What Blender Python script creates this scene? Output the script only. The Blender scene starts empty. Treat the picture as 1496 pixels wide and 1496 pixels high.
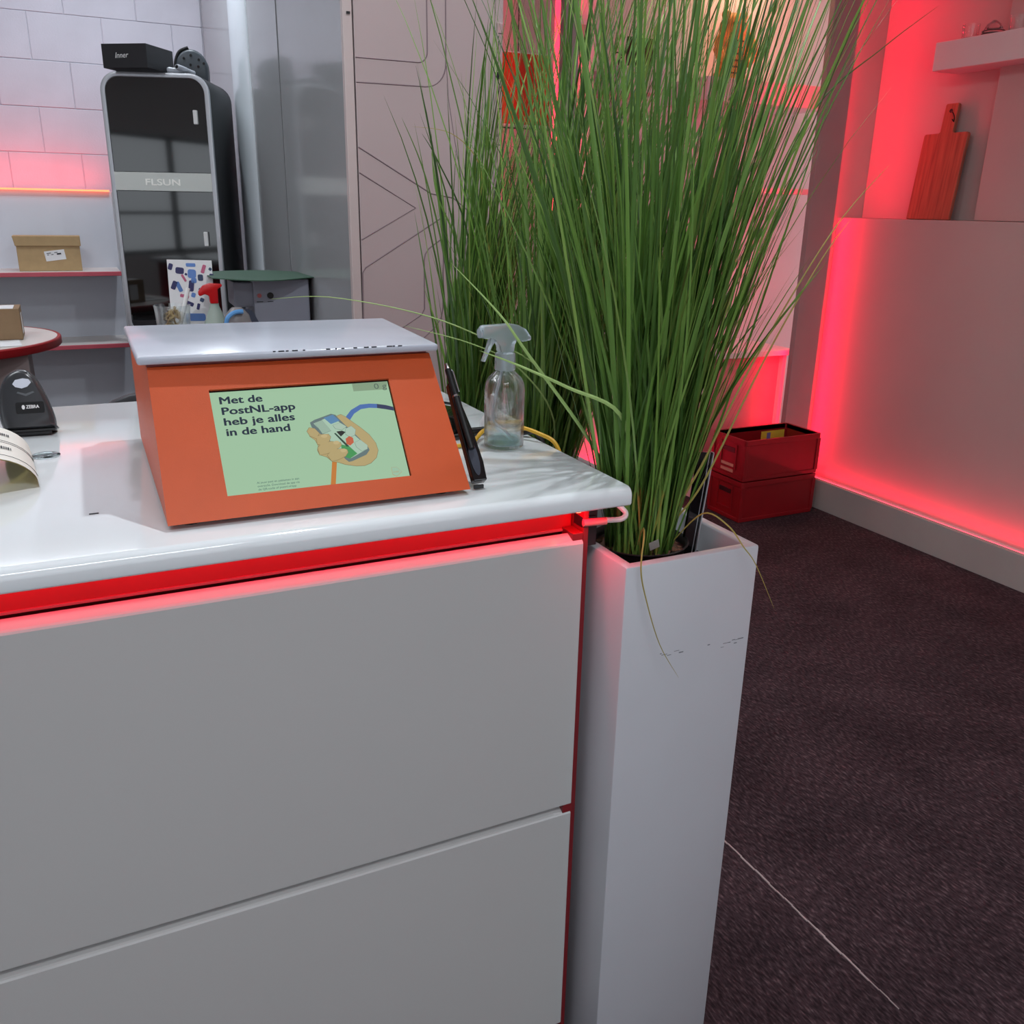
import bpy, bmesh, math, random
from mathutils import Vector, Matrix, Quaternion
PI = math.pi
scn = bpy.context.scene
C = scn.collection
V = Vector

# ------------------------------------------------------------------ camera
F_PX = 1303.6
yaw, pit, roll = math.radians(25.942), math.radians(18.840), math.radians(1.126)
fwd = V((math.sin(yaw)*math.cos(pit), math.cos(yaw)*math.cos(pit), -math.sin(pit)))
rgt = V((math.cos(yaw), -math.sin(yaw), 0.0))
upv = rgt.cross(fwd)
r2 = rgt*math.cos(roll) + upv*math.sin(roll)
u2 = -rgt*math.sin(roll) + upv*math.cos(roll)
cam = bpy.data.cameras.new('camera')
cam.sensor_width = 36.0
cam.sensor_fit = 'HORIZONTAL'
cam.lens = F_PX/1496*36.0
cam.clip_start = 0.02
camo = bpy.data.objects.new('camera', cam)
C.objects.link(camo)
m = Matrix((r2, u2, -fwd)).transposed().to_4x4()
m.translation = V((0, 0, 1.55))
camo.matrix_world = m
scn.camera = camo

# ------------------------------------------------------------------ world, exposure, lights
w = bpy.data.worlds.new('world'); scn.world = w
w.use_nodes = True
w.node_tree.nodes['Background'].inputs[0].default_value = (0.86, 0.93, 1.0, 1)
w.node_tree.nodes['Background'].inputs[1].default_value = 1.6
scn.view_settings.view_transform = 'Standard'
scn.view_settings.look = 'None'
scn.view_settings.exposure = 0.0
scn.view_settings.gamma = 1.0
scn.view_settings.use_curve_mapping = False

def area(name, loc, sx, sy, power, col, direc=(0, 0, -1), up=(0, 1, 0), spread=180, shape='RECTANGLE'):
    l = bpy.data.lights.new(name, 'AREA')
    l.shape = shape; l.size = sx; l.size_y = sy
    l.energy = power; l.color = col; l.spread = math.radians(spread)
    o = bpy.data.objects.new(name, l); C.objects.link(o)
    d = V(direc).normalized(); z = -d
    x = V(up).cross(z)
    if x.length < 1e-4: x = V((1, 0, 0)).cross(z)
    x.normalize(); y = z.cross(x)
    mm = Matrix((x, y, z)).transposed().to_4x4(); mm.translation = V(loc)
    o.matrix_world = mm
    return o
COOL = (0.90, 0.96, 1.0)
RED = (1.0, 0.0, 0.040)
WARM = (1.0, 0.72, 0.38)
# ceiling fittings of the shop (above the frame), plus one added spot
area('ceiling_spot', (0.80, 1.45, 3.00), .07, .07, 21, COOL, shape='DISK')
area('ceiling_spot', (1.25, 2.75, 3.00), .07, .07, 13, COOL, shape='DISK')
area('ceiling_panel_light', (-0.9, 2.6, 3.02), 1.2, .30, 24, COOL)
area('ceiling_panel_light', (0.0, 4.6, 3.02), 1.2, .30, 11, (0.86, 0.93, 1.0))
area('ceiling_panel_light', (0.2, -0.6, 3.02), 1.2, .30, 26, COOL)
area('ceiling_spot', (0.50, 4.46, 2.98), .06, .06, 9, (.86,.94,1.0), shape='DISK')  # added spot, whitens the partition bulge from above
area('ceiling_panel_light', (2.6, 1.2, 3.02), .60, .60, 4, (1.0, 0.95, 0.9))
area('alcove_warm_light', (3.42, 4.18, 2.94), .12, .12, 4.5, WARM, shape='DISK')
# red LED strips
area('led_right_baseboard', (3.752, 0.35, 0.106), .010, 6.7, 11, RED, (0.0, 0, 1), (0, 1, 0))
area('led_pillar_right', (3.718, 3.812, 1.60), .010, 2.85, 11, RED, (1, -1.2, 0), (0, 0, 1))
area('led_pillar_left', (3.555, 3.812, 1.55), .012, 2.9, 7, RED, (0.1, 1, 0), (0, 0, 1))
area('led_narrow_pillar', (2.105, 3.812, 1.6), .012, 2.7, 5, RED, (0.4, 1, 0), (0, 0, 1))
area('led_poster_alcove', (2.045, 3.812, 1.6), .012, 2.7, 4, RED, (-0.2, 1, 0), (0, 0, 1))
area('led_alcove_floor', (3.1, 4.34, 0.06), 1.6, .012, 9, RED, (0, 0.25, 1), (0, 1, 0))
area('led_counter', (-0.45, 1.136, 1.116), 2.2, .006, 0.85, RED, (0, 0.0, -1), (0, 1, 0))
area('led_counter_end', (0.655, 1.109, 1.112), .006, .045, .12, RED, (0.75, -.1, -0.65), (0, 1, 0))
area('led_shelf_back', (-0.45, 5.36, 1.612), 1.36, .012, 2.2, RED, (0, .5, 1), (0, 1, 0))

# ------------------------------------------------------------------ materials
def lin(c):
    return tuple((x/255/12.92 if x/255 <= .04045 else ((x/255+.055)/1.055)**2.4) for x in c)
MATS = {}
def mat(name, rgb, rough=.5, metal=0., spec=.5, var=0., vscale=8., bump=0., bscale=200., trans=0., ior=1.45,
        emit=None, estr=0., coat=0., stretch=None, col2=None, sss=0., alpha=1.):
    if name in MATS: return MATS[name]
    mt = bpy.data.materials.new(name); mt.use_nodes = True
    nt = mt.node_tree; b = nt.nodes['Principled BSDF']
    c = (*lin(rgb), 1)
    b.inputs['Base Color'].default_value = c
    b.inputs['Roughness'].default_value = rough
    b.inputs['Metallic'].default_value = metal
    b.inputs['Specular IOR Level'].default_value = spec
    b.inputs['Transmission Weight'].default_value = trans
    b.inputs['IOR'].default_value = ior
    b.inputs['Coat Weight'].default_value = coat
    b.inputs['Coat Roughness'].default_value = .06
    b.inputs['Alpha'].default_value = alpha
    if emit is not None:
        b.inputs['Emission Color'].default_value = (*emit, 1); b.inputs['Emission Strength'].default_value = estr
    tc = nt.nodes.new('ShaderNodeTexCoord'); mp = nt.nodes.new('ShaderNodeMapping')
    nt.links.new(tc.outputs['Object'], mp.inputs['Vector'])
    if stretch: mp.inputs['Scale'].default_value = stretch
    if var > 0 or col2:
        nz = nt.nodes.new('ShaderNodeTexNoise'); nz.inputs['Scale'].default_value = vscale
        nz.inputs['Detail'].default_value = 6
        nt.links.new(mp.outputs[0], nz.inputs['Vector'])
        rp = nt.nodes.new('ShaderNodeValToRGB')
        rp.color_ramp.elements[0].position = .3; rp.color_ramp.elements[1].position = .7
        lo = tuple(x*(1-var) for x in c[:3]); hi = tuple(min(1, x*(1+var)) for x in c[:3])
        if col2: hi = lin(col2); lo = c[:3]
        rp.color_ramp.elements[0].color = (*lo, 1); rp.color_ramp.elements[1].color = (*hi, 1)
        nt.links.new(nz.outputs['Fac'], rp.inputs[0]); nt.links.new(rp.outputs[0], b.inputs['Base Color'])
    if bump > 0:
        n2 = nt.nodes.new('ShaderNodeTexNoise'); n2.inputs['Scale'].default_value = bscale
        n2.inputs['Detail'].default_value = 3
        nt.links.new(mp.outputs[0], n2.inputs['Vector'])
        bp = nt.nodes.new('ShaderNodeBump'); bp.inputs['Strength'].default_value = bump
        bp.inputs['Distance'].default_value = .002
        nt.links.new(n2.outputs['Fac'], bp.inputs['Height']); nt.links.new(bp.outputs[0], b.inputs['Normal'])
    MATS[name] = mt
    return mt

WALL = mat('wall_paint', (205, 200, 200), .62, var=.03, vscale=3, bump=.08, bscale=160)
WALLW = mat('block_paint', (196, 194, 205), .7, var=.04, vscale=6, bump=.35, bscale=120)
GREIGE = mat('greige_wall_paint', (176, 158, 154), .55, var=.03, vscale=2, bump=.05, bscale=160)
MORTAR = mat('joint_paint', (188, 186, 197), .8, var=.06, vscale=20)
CEIL = mat('ceiling_paint', (225, 225, 225), .8, var=.02)
BASEB = mat('skirting_paint', (168, 162, 158), .45, var=.05, vscale=4)
PANELW = mat('greige_panel', (176, 160, 160), .4, var=.02, vscale=2)
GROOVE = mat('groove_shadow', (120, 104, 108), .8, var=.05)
GLOSSG = mat('glossy_partition', (156, 158, 160), .16, var=.03, vscale=1.5, coat=.2)
COUNTER = mat('gloss_white_laminate', (226, 231, 234), .10, var=.012, vscale=3, coat=.35)
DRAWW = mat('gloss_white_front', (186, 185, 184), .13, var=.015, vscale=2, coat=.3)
PLANTW = mat('satin_white_planter', (190, 191, 197), .30, var=.02, vscale=5)
REDCARC = mat('red_carcass', (168, 16, 28), .35, var=.05, vscale=10)
DKRED = mat('dark_red_edge', (120, 24, 30), .4, var=.05)
ORANGE = mat('orange_powder_coat', (198, 80, 34), .42, var=.03, vscale=15, bump=.12, bscale=900)
GREYPL = mat('grey_enamel_plate', (176, 180, 192), .24, var=.03, vscale=10, coat=.2)
BLACKP = mat('black_plastic', (22, 22, 24), .38, var=.1, vscale=30)
BLACKG = mat('black_gloss', (9, 9, 11), .07, var=.05, coat=.5)
DKGREY = mat('dark_grey_plastic', (52, 53, 56), .26, var=.06, vscale=30)
CHROME = mat('chrome', (210, 210, 215), .15, 1., var=.02)
SILVER = mat('brushed_silver', (186, 188, 194), .32, .45, var=.03, vscale=20)
BANDS = mat('silver_band', (206, 210, 206), .42, .0, var=.02)
GLASSBLK = mat('smoked_glass_door', (12, 13, 14), .04, spec=.8, var=.05, coat=.6)
WHITEP = mat('white_plastic', (225, 225, 225), .35, var=.02)
CARD = mat('cardboard', (176, 148, 108), .8, var=.06, vscale=30, bump=.1, bscale=300)
CARD2 = mat('cardboard_dim', (138, 112, 84), .8, var=.06, vscale=30, bump=.1, bscale=300)
PAPER = mat('paper', (226, 226, 228), .7, var=.02)
INK = mat('ink', (40, 42, 48), .7, var=.05)
PINKRED = mat('red_shelf_edge', (204, 92, 106), .3, var=.04)
ROUNDRED = mat('red_table_edge', (150, 22, 28), .35, var=.05)
TABW = mat('table_top_laminate', (214, 208, 204), .35, var=.02)
CRATE = mat('red_crate_plastic', (134, 18, 25), .38, var=.07, vscale=9)
YELLOW = mat('yellow_label', (222, 186, 60), .6, var=.06)
PURPLE = mat('lilac_print', (124, 110, 168), .6, var=.1)
SOIL = mat('clay_pebbles', (120, 84, 66), .85, var=.35, vscale=60, bump=.5)
WOODB = mat('chopping_board_wood', (172, 96, 72), .45, col2=(134, 70, 54), vscale=9, stretch=(1, 9, .5), bump=.1)
GOLDW = mat('pale_carved_wood', (238, 190, 100), .5, col2=(186, 124, 56), vscale=24, bump=.5, bscale=60)
GREENB = mat('dark_green_board', (52, 84, 66), .55, var=.05)
MACHG = mat('grey_machine_case', (136, 138, 150), .4, var=.03)
REDP = mat('red_trigger_plastic', (196, 26, 30), .3, var=.03)
CLEARP = mat('milky_spray_head', (226, 238, 244), .22, trans=.72, var=.02, ior=1.3)
def glass_mat(name, col, rough=0.0, ior=1.45):
    mt = bpy.data.materials.new(name); mt.use_nodes = True; nt = mt.node_tree
    nt.nodes.remove(nt.nodes['Principled BSDF'])
    g = nt.nodes.new('ShaderNodeBsdfGlass'); g.inputs['Color'].default_value = (*col, 1)
    g.inputs['Roughness'].default_value = rough; g.inputs['IOR'].default_value = ior
    t = nt.nodes.new('ShaderNodeBsdfTransparent'); t.inputs['Color'].default_value = (*col, 1)
    mx = nt.nodes.new('ShaderNodeMixShader'); mx.inputs[0].default_value = .30
    nt.links.new(g.outputs[0], mx.inputs[1]); nt.links.new(t.outputs[0], mx.inputs[2])
    nt.links.new(mx.outputs[0], nt.nodes['Material Output'].inputs[0])
    MATS[name] = mt
    return mt
GLASS = glass_mat('clear_bottle_glass', (.985, 1.0, 1.0))
LIQ = glass_mat('blue_liquid', (.86, .985, 1.0), 0, 1.30)
THINCL = mat('thin_clear_film', (230, 236, 240), .08, trans=1., ior=1.02, var=.01)
LEDM = mat('red_led_glow', (255, 60, 60), .5, emit=(1, .03, .06), estr=7)
LEDHOT = mat('red_led_end', (255, 120, 80), .5, emit=(1, .12, .06), estr=9)
LEDEDGE = mat('orange_led_line', (255, 120, 80), .5, emit=(1, .16, .06), estr=3.2)
YCAB = mat('yellow_cable', (206, 160, 44), .5, var=.05)

# carpet: dark, brown-plum with short light fibres
def carpet():
    mt = bpy.data.materials.new('carpet'); mt.use_nodes = True; nt = mt.node_tree
    b = nt.nodes['Principled BSDF']; b.inputs['Roughness'].default_value = .95
    b.inputs['Specular IOR Level'].default_value = .15
    tc = nt.nodes.new('ShaderNodeTexCoord')
    def noise(scale, st, det=3, rotz=0):
        mp = nt.nodes.new('ShaderNodeMapping'); mp.inputs['Scale'].default_value = st
        mp.inputs['Rotation'].default_value = (0, 0, rotz)
        nt.links.new(tc.outputs['Object'], mp.inputs[0])
        n = nt.nodes.new('ShaderNodeTexNoise'); n.inputs['Scale'].default_value = scale; n.inputs['Detail'].default_value = det
        nt.links.new(mp.outputs[0], n.inputs['Vector']); return n
    a = noise(170, (1, .28, 1), 4, .35); bb = noise(4, (1, 1, 1), 3)
    r = nt.nodes.new('ShaderNodeValToRGB')
    e = r.color_ramp.elements
    e[0].position = .36; e[0].color = (*lin((44, 34, 38)), 1)
    e[1].position = .80; e[1].color = (*lin((116, 98, 102)), 1)
    x = e.new(.55); x.color = (*lin((68, 53, 58)), 1)
    nt.links.new(a.outputs['Fac'], r.inputs[0])
    mx = nt.nodes.new('ShaderNodeMix'); mx.data_type = 'RGBA'; mx.blend_type = 'MULTIPLY'
    mx.inputs[0].default_value = .6
    nt.links.new(r.outputs[0], mx.inputs[6]); nt.links.new(bb.outputs['Color'], mx.inputs[7])
    r2_ = nt.nodes.new('ShaderNodeValToRGB')
    r2_.color_ramp.elements[0].color = (.55, .53, .55, 1); r2_.color_ramp.elements[1].color = (1.15, 1.1, 1.1, 1)
    r2_.color_ramp.elements[0].position = .35; r2_.color_ramp.elements[1].position = .65
    nt.links.new(bb.outputs['Fac'], r2_.inputs[0]); nt.links.new(r2_.outputs[0], mx.inputs[7])
    nt.links.new(mx.outputs[2], b.inputs['Base Color'])
    bp = nt.nodes.new('ShaderNodeBump'); bp.inputs['Strength'].default_value = .6; bp.inputs['Distance'].default_value = .003
    nt.links.new(a.outputs['Fac'], bp.inputs['Height']); nt.links.new(bp.outputs[0], b.inputs['Normal'])
    return mt
CARPET = carpet()

# grass: green artificial blades, tone differs from blade to blade
def grass_mat():
    mt = bpy.data.materials.new('grass_blade'); mt.use_nodes = True; nt = mt.node_tree
    b = nt.nodes['Principled BSDF']; b.inputs['Roughness'].default_value = .42
    oi = nt.nodes.new('ShaderNodeObjectInfo'); at = nt.nodes.new('ShaderNodeAttribute'); at.attribute_name = 'tone'
    ad = nt.nodes.new('ShaderNodeMath'); ad.operation = 'ADD'
    nt.links.new(oi.outputs['Random'], ad.inputs[0]); nt.links.new(at.outputs['Fac'], ad.inputs[1])
    fr = nt.nodes.new('ShaderNodeMath'); fr.operation = 'FRACT'; nt.links.new(ad.outputs[0], fr.inputs[0])
    r = nt.nodes.new('ShaderNodeValToRGB'); e = r.color_ramp.elements
    e[0].position = 0; e[0].color = (*lin((48, 80, 30)), 1)
    e[1].position = 1; e[1].color = (*lin((150, 178, 92)), 1)
    for p_, c_ in ((.3, (76, 112, 44)), (.6, (98, 136, 58)), (.92, (120, 156, 74))):
        x = e.new(p_); x.color = (*lin(c_), 1)
    nt.links.new(fr.outputs[0], r.inputs[0])
    nt.links.new(r.outputs[0], b.inputs['Base Color'])
    tr = nt.nodes.new('ShaderNodeBsdfTranslucent'); nt.links.new(r.outputs[0], tr.inputs['Color'])
    mx = nt.nodes.new('ShaderNodeMixShader'); mx.inputs[0].default_value = .18
    nt.links.new(b.outputs[0], mx.inputs[1]); nt.links.new(tr.outputs[0], mx.inputs[2])
    nt.links.new(mx.outputs[0], nt.nodes['Material Output'].inputs[0])
    return mt
GRASS = grass_mat()
DRYG = mat('dry_grass_blade', (150, 138, 70), .5, var=.1)
PALEG = mat('pale_green_blade', (150, 178, 106), .45, var=.08)

# ------------------------------------------------------------------ mesh helpers
def NB(): return bmesh.new()
def box(bm, x0, x1, y0, y1, z0, z1, M=None):
    vs = [bm.verts.new((x, y, z)) for x in (x0, x1) for y in (y0, y1) for z in (z0, z1)]
    for f in ((0, 1, 3, 2), (4, 6, 7, 5), (0, 4, 5, 1), (2, 3, 7, 6), (0, 2, 6, 4), (1, 5, 7, 3)):
        bm.faces.new([vs[i] for i in f])
    if M is not None:
        for v in vs: v.co = M @ v.co
    return vs
def prism(bm, pts, f0, f1):
    """pts: 2D outline, f0/f1 map (a,b)->3D for the two ends"""
    a = [bm.verts.new(f0(*p)) for p in pts]; b = [bm.verts.new(f1(*p)) for p in pts]
    n = len(pts)
    bm.faces.new(a[::-1]); bm.faces.new(b)
    for i in range(n): bm.faces.new((a[i], a[(i+1) % n], b[(i+1) % n], b[i]))
def lathe(bm, prof, n=32, cx=0, cy=0, closed=False):
    rings = []
    for r, z in prof:
        if r < 1e-6: rings.append([bm.verts.new((cx, cy, z))]*n)
        else: rings.append([bm.verts.new((cx+r*math.cos(2*PI*i/n), cy+r*math.sin(2*PI*i/n), z)) for i in range(n)])
    for a, b in zip(rings, rings[1:]):
        for i in range(n):
            q = [a[i], a[(i+1) % n], b[(i+1) % n], b[i]]
            u = []
            for v in q:
                if v not in u: u.append(v)
            if len(u) > 2:
                try: bm.faces.new(u)
                except ValueError: pass
def tube(bm, pts, r, n=8, cap=True):
    pts = [V(p) for p in pts]; rs = r if isinstance(r, (list, tuple)) else [r]*len(pts)
    prev = None; rings = []
    ref = V((0, 0, 1))
    for i, p in enumerate(pts):
        t = (pts[min(i+1, len(pts)-1)]-pts[max(i-1, 0)]).normalized()
        if prev is None:
            a = t.cross(ref)
            if a.length < .1: a = t.cross(V((0, 1, 0)))
            a.normalize()
        else:
            a = (prev - t*prev.dot(t))
            a.normalize()
        b = t.cross(a); prev = a
        rings.append([bm.verts.new(p+(a*math.cos(2*PI*k/n)+b*math.sin(2*PI*k/n))*rs[i]) for k in range(n)])
    for a, b in zip(rings, rings[1:]):
        for k in range(n): bm.faces.new((a[k], a[(k+1) % n], b[(k+1) % n], b[k]))
    if cap:
        bm.faces.new(rings[0][::-1]); bm.faces.new(rings[-1])
def smooth_path(pts, n=8):
    pts = [V(p) for p in pts]; out = []
    for i in range(len(pts)-1):
        p0 = pts[max(i-1, 0)]; p1 = pts[i]; p2 = pts[i+1]; p3 = pts[min(i+2, len(pts)-1)]
        for k in range(n):
            t = k/n
            out.append(.5*((2*p1)+(-p0+p2)*t+(2*p0-5*p1+4*p2-p3)*t*t+(-p0+3*p1-3*p2+p3)*t**3))
    out.append(pts[-1]); return out
def rrect(x0, x1, y0, y1, r, n=6):
    out = []
    for cx, cy, a0 in ((x1-r, y1-r, 0), (x0+r, y1-r, 90), (x0+r, y0+r, 180), (x1-r, y0+r, 270)):
        for k in range(n+1):
            a = math.radians(a0+90*k/n); out.append((cx+r*math.cos(a), cy+r*math.sin(a)))
    return out
def obj(name, bm, mt, parent=None, bevel=0, seg=2, smooth=False, label=None, loc=None):
    bmesh.ops.recalc_face_normals(bm, faces=bm.faces)
    if bevel > 0:
        ed = [e for e in bm.edges if len(e.link_faces) == 2 and e.calc_face_angle(0) > math.radians(28)]
        if ed: bmesh.ops.bevel(bm, geom=ed, offset=bevel, segments=seg, profile=.5, affect='EDGES', clamp_overlap=True)
    me = bpy.data.meshes.new(name); bm.to_mesh(me); bm.free()
    me.materials.append(mt)
    if smooth:
        for p in me.polygons: p.use_smooth = True
        try: me.set_sharp_from_angle(angle=math.radians(40))
        except Exception: pass
    o = bpy.data.objects.new(name, me); C.objects.link(o)
    if parent: o.parent = parent
    if label: o['label'] = label
    if loc: o.location = loc
    return o
def bx(name, mt, parent, x0, x1, y0, y1, z0, z1, bevel=0, label=None, seg=2):
    bm = NB(); box(bm, x0, x1, y0, y1, z0, z1)
    return obj(name, bm, mt, parent, bevel, seg, label=label)
def thing(name, label, cat, loc=(0, 0, 0), rotz=0, group=None):
    o = bpy.data.objects.new(name, None); C.objects.link(o)
    o.location = loc; o.rotation_euler = (0, 0, rotz); o.empty_display_size = .05
    o['label'] = label; o['category'] = cat
    if group: o['group'] = group
    return o
def tag(o, label, cat, group=None):
    o['label'] = label; o['category'] = cat
    if group: o['group'] = group
    return o
def struct(o, label=None):
    o['kind'] = 'structure'
    if label: o['label'] = label
    return o
def poly(name, pts, mt, parent, fn, th=.0004, label=None):
    """thin flat shape; fn(a,b,h)->3D"""
    bm = NB(); prism(bm, pts, lambda a, b: fn(a, b, 0), lambda a, b: fn(a, b, th))
    return obj(name, bm, mt, parent, label=label)
def text(name, body, size, mt, parent, M, off=.0, ext=.0003, width=None, label=None, bold=0):
    cu = bpy.data.curves.new(name, 'FONT'); cu.body = body; cu.size = size; cu.offset = off; cu.extrude = ext
    cu.resolution_u = 3
    t = bpy.data.objects.new(name, cu); C.objects.link(t)
    dg = bpy.context.evaluated_depsgraph_get(); dg.update()
    me = bpy.data.meshes.new_from_object(t.evaluated_get(dg))
    bpy.data.objects.remove(t)
    if width:
        xs = [v.co.x for v in me.vertices]; k = width/(max(xs)-min(xs)); x0 = min(xs)
        for v in me.vertices: v.co.x = (v.co.x-x0)*k
    if bold:
        b_ = bmesh.new()
        for dx, dy in ((-bold, -bold*.4), (0, bold*.4), (bold, -bold*.4), (bold*.5, bold*.4), (-bold*.5, 0)):
            k_ = len(b_.verts); b_.from_mesh(me); b_.verts.ensure_lookup_table()
            for v in b_.verts[k_:]: v.co.x += dx; v.co.y += dy; v.co.z += dx*.02
        b_.to_mesh(me); b_.free()
    me.transform(M)
    me.materials.clear(); me.materials.append(mt)
    o = bpy.data.objects.new(name, me); C.objects.link(o); o.parent = parent
    if label: o['label'] = label
    return o
def frame_M(o, x, y):
    x = V(x).normalized(); y = V(y).normalized(); z = x.cross(y)
    mm = Matrix((x, y, z)).transposed().to_4x4(); mm.translation = V(o); return mm

# ================================================================== SETTING
fl = struct(bx('floor', CARPET, None, -3.2, 4.7, -3.2, 5.8, -.1, 0), 'dark plum-brown carpet')
bm = NB()
random.seed(4)
n = 26
for i in range(n):
    y0 = .915+(1.60-.915)*i/n; y1 = .915+(1.60-.915)*(i+1)/n
    wd = .0016+.0010*random.random()
    if i < 3: wd *= .45
    x = 1.3545+.0012*math.sin(i*1.7)
    box(bm, x-wd, x+wd, y0, y1, -.001, .0022)
obj('carpet_seam', bm, mat('pale_seam', (176, 158, 158), .8, var=.08), fl, label='thin pale seam line in the carpet')
struct(bx('ceiling', CEIL, None, -3.2, 4.7, -3.2, 5.8, 3.05, 3.15))
# rear wall (behind the camera) with a wide shop window
bm = NB(); box(bm, -3.2, 4.7, -3.15, -3.05, 0, .5); box(bm, -3.2, 4.7, -3.15, -3.05, 2.7, 3.05)
box(bm, -3.2, -2.4, -3.15, -3.05, .5, 2.7); box(bm, 3.2, 4.7, -3.15, -3.05, .5, 2.7)
for x in (-.6, 1.3): box(bm, x-.04, x+.04, -3.15, -3.05, .5, 2.7)
struct(obj('wall_rear', bm, WALL))
bm = NB()
box(bm, -3.2, -3.1, -3.05, 5.8, 0, 1.05); box(bm, -3.2, -3.1, -3.05, 5.8, 2.15, 3.05)
box(bm, -3.2, -3.1, -3.05, -2.2, 1.05, 2.15); box(bm, -3.2, -3.1, 1.7, 5.8, 1.05, 2.15)
struct(obj('wall_left', bm, WALL))
wf = bm = NB()
for y in (-2.2, -1.25, -.30, .65, 1.66): box(bm, -3.17, -3.12, y, y+.04, 1.05, 2.15)
box(bm, -3.17, -3.12, -2.2, 1.7, 1.05, 1.09); box(bm, -3.17, -3.12, -2.2, 1.7, 1.42, 1.45); box(bm, -3.17, -3.12, -2.2, 1.7, 2.11, 2.15)
struct(obj('window_1', bm, DKGREY))
# wall of painted blocks
wb = struct(bx('wall_back', MORTAR, None, -3.1, 4.6, 5.5015, 5.7, 0, 3.05), 'white painted block wall')
bme = None
BW, BH = .338, .216
proto = {}
def brick_mesh(wd, ht):
    k = (round(wd, 3), round(ht, 3))
    if k not in proto:
        b = NB(); box(b, 0, wd, 0, .03, 0, ht)
        ed = [e for e in b.edges]
        bmesh.ops.bevel(b, geom=ed, offset=.0025, segments=1, affect='EDGES')
        me = bpy.data.meshes.new('brick'); b.to_mesh(me); b.free(); me.materials.append(WALLW); proto[k] = me
    return proto[k]
for r in range(-1, 15):
    z0 = 1.770-BH*8+BH*r if False else .042+BH*r
    z1 = z0+BH
    z0c = max(z0, .002); z1c = min(z1, 3.048)
    if z1c-z0c < .03: continue
    x = -1.62 + (.17 if r % 2 else 0) - .11
    while x < .79:
        x1 = min(x+BW, .79)
        if x1-x > .04:
            o = bpy.data.objects.new('brick', brick_mesh(x1-x-.002, z1c-z0c-.002)); C.objects.link(o)
            o.parent = wb; o.location = (x+.003, 5.497+random.uniform(0, .0015), z0c+.003)
        x += BW
# glossy partition with an added white bulge imitating a highlight + recessed seam, ending in the grooved panel
wm = struct(bx('wall_partition', GLOSSG, None, .793, 1.287, 2.79, 5.49, 0, 3.05), 'glossy grey side of the partition')
bm = NB()
pts = []
for k in range(17):
    a = PI/2+PI*k/16
    pts.append((.800+.034*math.cos(a), 4.44+.21*math.sin(a)))
prism(bm, pts, lambda a, b: (a, b, .001), lambda a, b: (a, b, 3.049))
obj('highlight_bulge', bm, mat('gloss_white_highlight', (214, 222, 228), .25, var=.01, coat=.4), wm, smooth=True, label='added white rounded bulge standing in for a bright vertical reflection')
bx('seam_strip', mat('seam_grey', (120, 122, 124), .4, var=.03), wm, .7905, .7935, 3.668, 3.674, 0, 3.05)
bx('corner_strip', mat('greige_strip', (190, 176, 174), .4, var=.02), wm, .785, .813, 2.772, 2.795, 0, 3.05, .002)
gp = bx('grooved_panel', PANELW, wm, .8165, 1.257, 2.770, 2.792, 0, 3.05, .0015, label='greige panel milled with outline grooves')
bx('edge_strip', PANELW, wm, 1.260, 1.287, 2.774, 2.792, 0, 3.05, .0015)
def groove(pts, w_=.0021):
    pts = [V((x, 2.7698, z)) for x, z in pts]
    tube(gbm, pts, w_, 4)
gbm = NB()
def arc(cx, cz, r, a0, a1, n=8):
    return [(cx+r*math.cos(math.radians(a0+(a1-a0)*k/n)), cz+r*math.sin(math.radians(a0+(a1-a0)*k/n))) for k in range(n+1)]
groove([(.818, 1.951), (1.008, 1.952)]+arc(1.008, 1.982, .030, -90, 0)+[(1.036, 3.04)])
groove([(.818, 1.886), (1.030, 1.888)]+arc(1.030, 1.955, .067, -90, 0)+[(1.097, 3.04)])
groove(arc(.800, 2.235, .105, -80, -10)+[(.905, 3.04)])
groove([(.818, 1.711), (1.046, 1.586)])
groove([(.818, 1.640), (.994, 1.543), (.818, 1.448)])
groove([(1.08, 1.515), (.828, 1.366)]+[(.817, 1.35)]+[(.814, 1.10)])
groove([(.93, 1.170), (1.010, 1.218), (1.019, 1.235), (1.020, 1.385)]+[(1.024, 1.405), (1.036, 1.422), (1.078, 1.450), (1.086, 1.446)]+[(1.083, 1.24), (1.078, 1.21), (1.06, 1.18), (1.00, 1.13)])
groove([(1.046, 1.586), (1.12, 1.575), (1.175, 1.535), (1.21, 1.481), (1.225, 1.38), (1.228, 1.25)])
groove([(1.099, 1.95), (1.105, 1.86), (1.122, 1.76), (1.15, 1.62)], .0012)
obj('milled_groove', gbm, GROOVE, gp)
# slotted rail and hinge at the right edge of the panel
rail = bx('slotted_rail', mat('pinkish_rail', (178, 150, 152), .45, var=.03), wm, 1.266, 1.284, 2.768, 2.775, .4, 2.08, .001)
bm = NB()
z = .5
while z < 2.04:
    box(bm, 1.2685, 1.2705, 2.7675, 2.7683, z, z+.075); box(bm, 1.2685, 1.281, 2.7675, 2.7683, z+.080, z+.0825); z += .105
obj('rail_slots', bm, INK, rail)
bx('hinge', BLACKP, wm, 1.262, 1.275, 2.765, 2.774, 1.925, 1.945, .001)
bx('hinge', BLACKP, wm, .796, .806, 2.766, 2.773, 2.06, 2.066)

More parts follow.
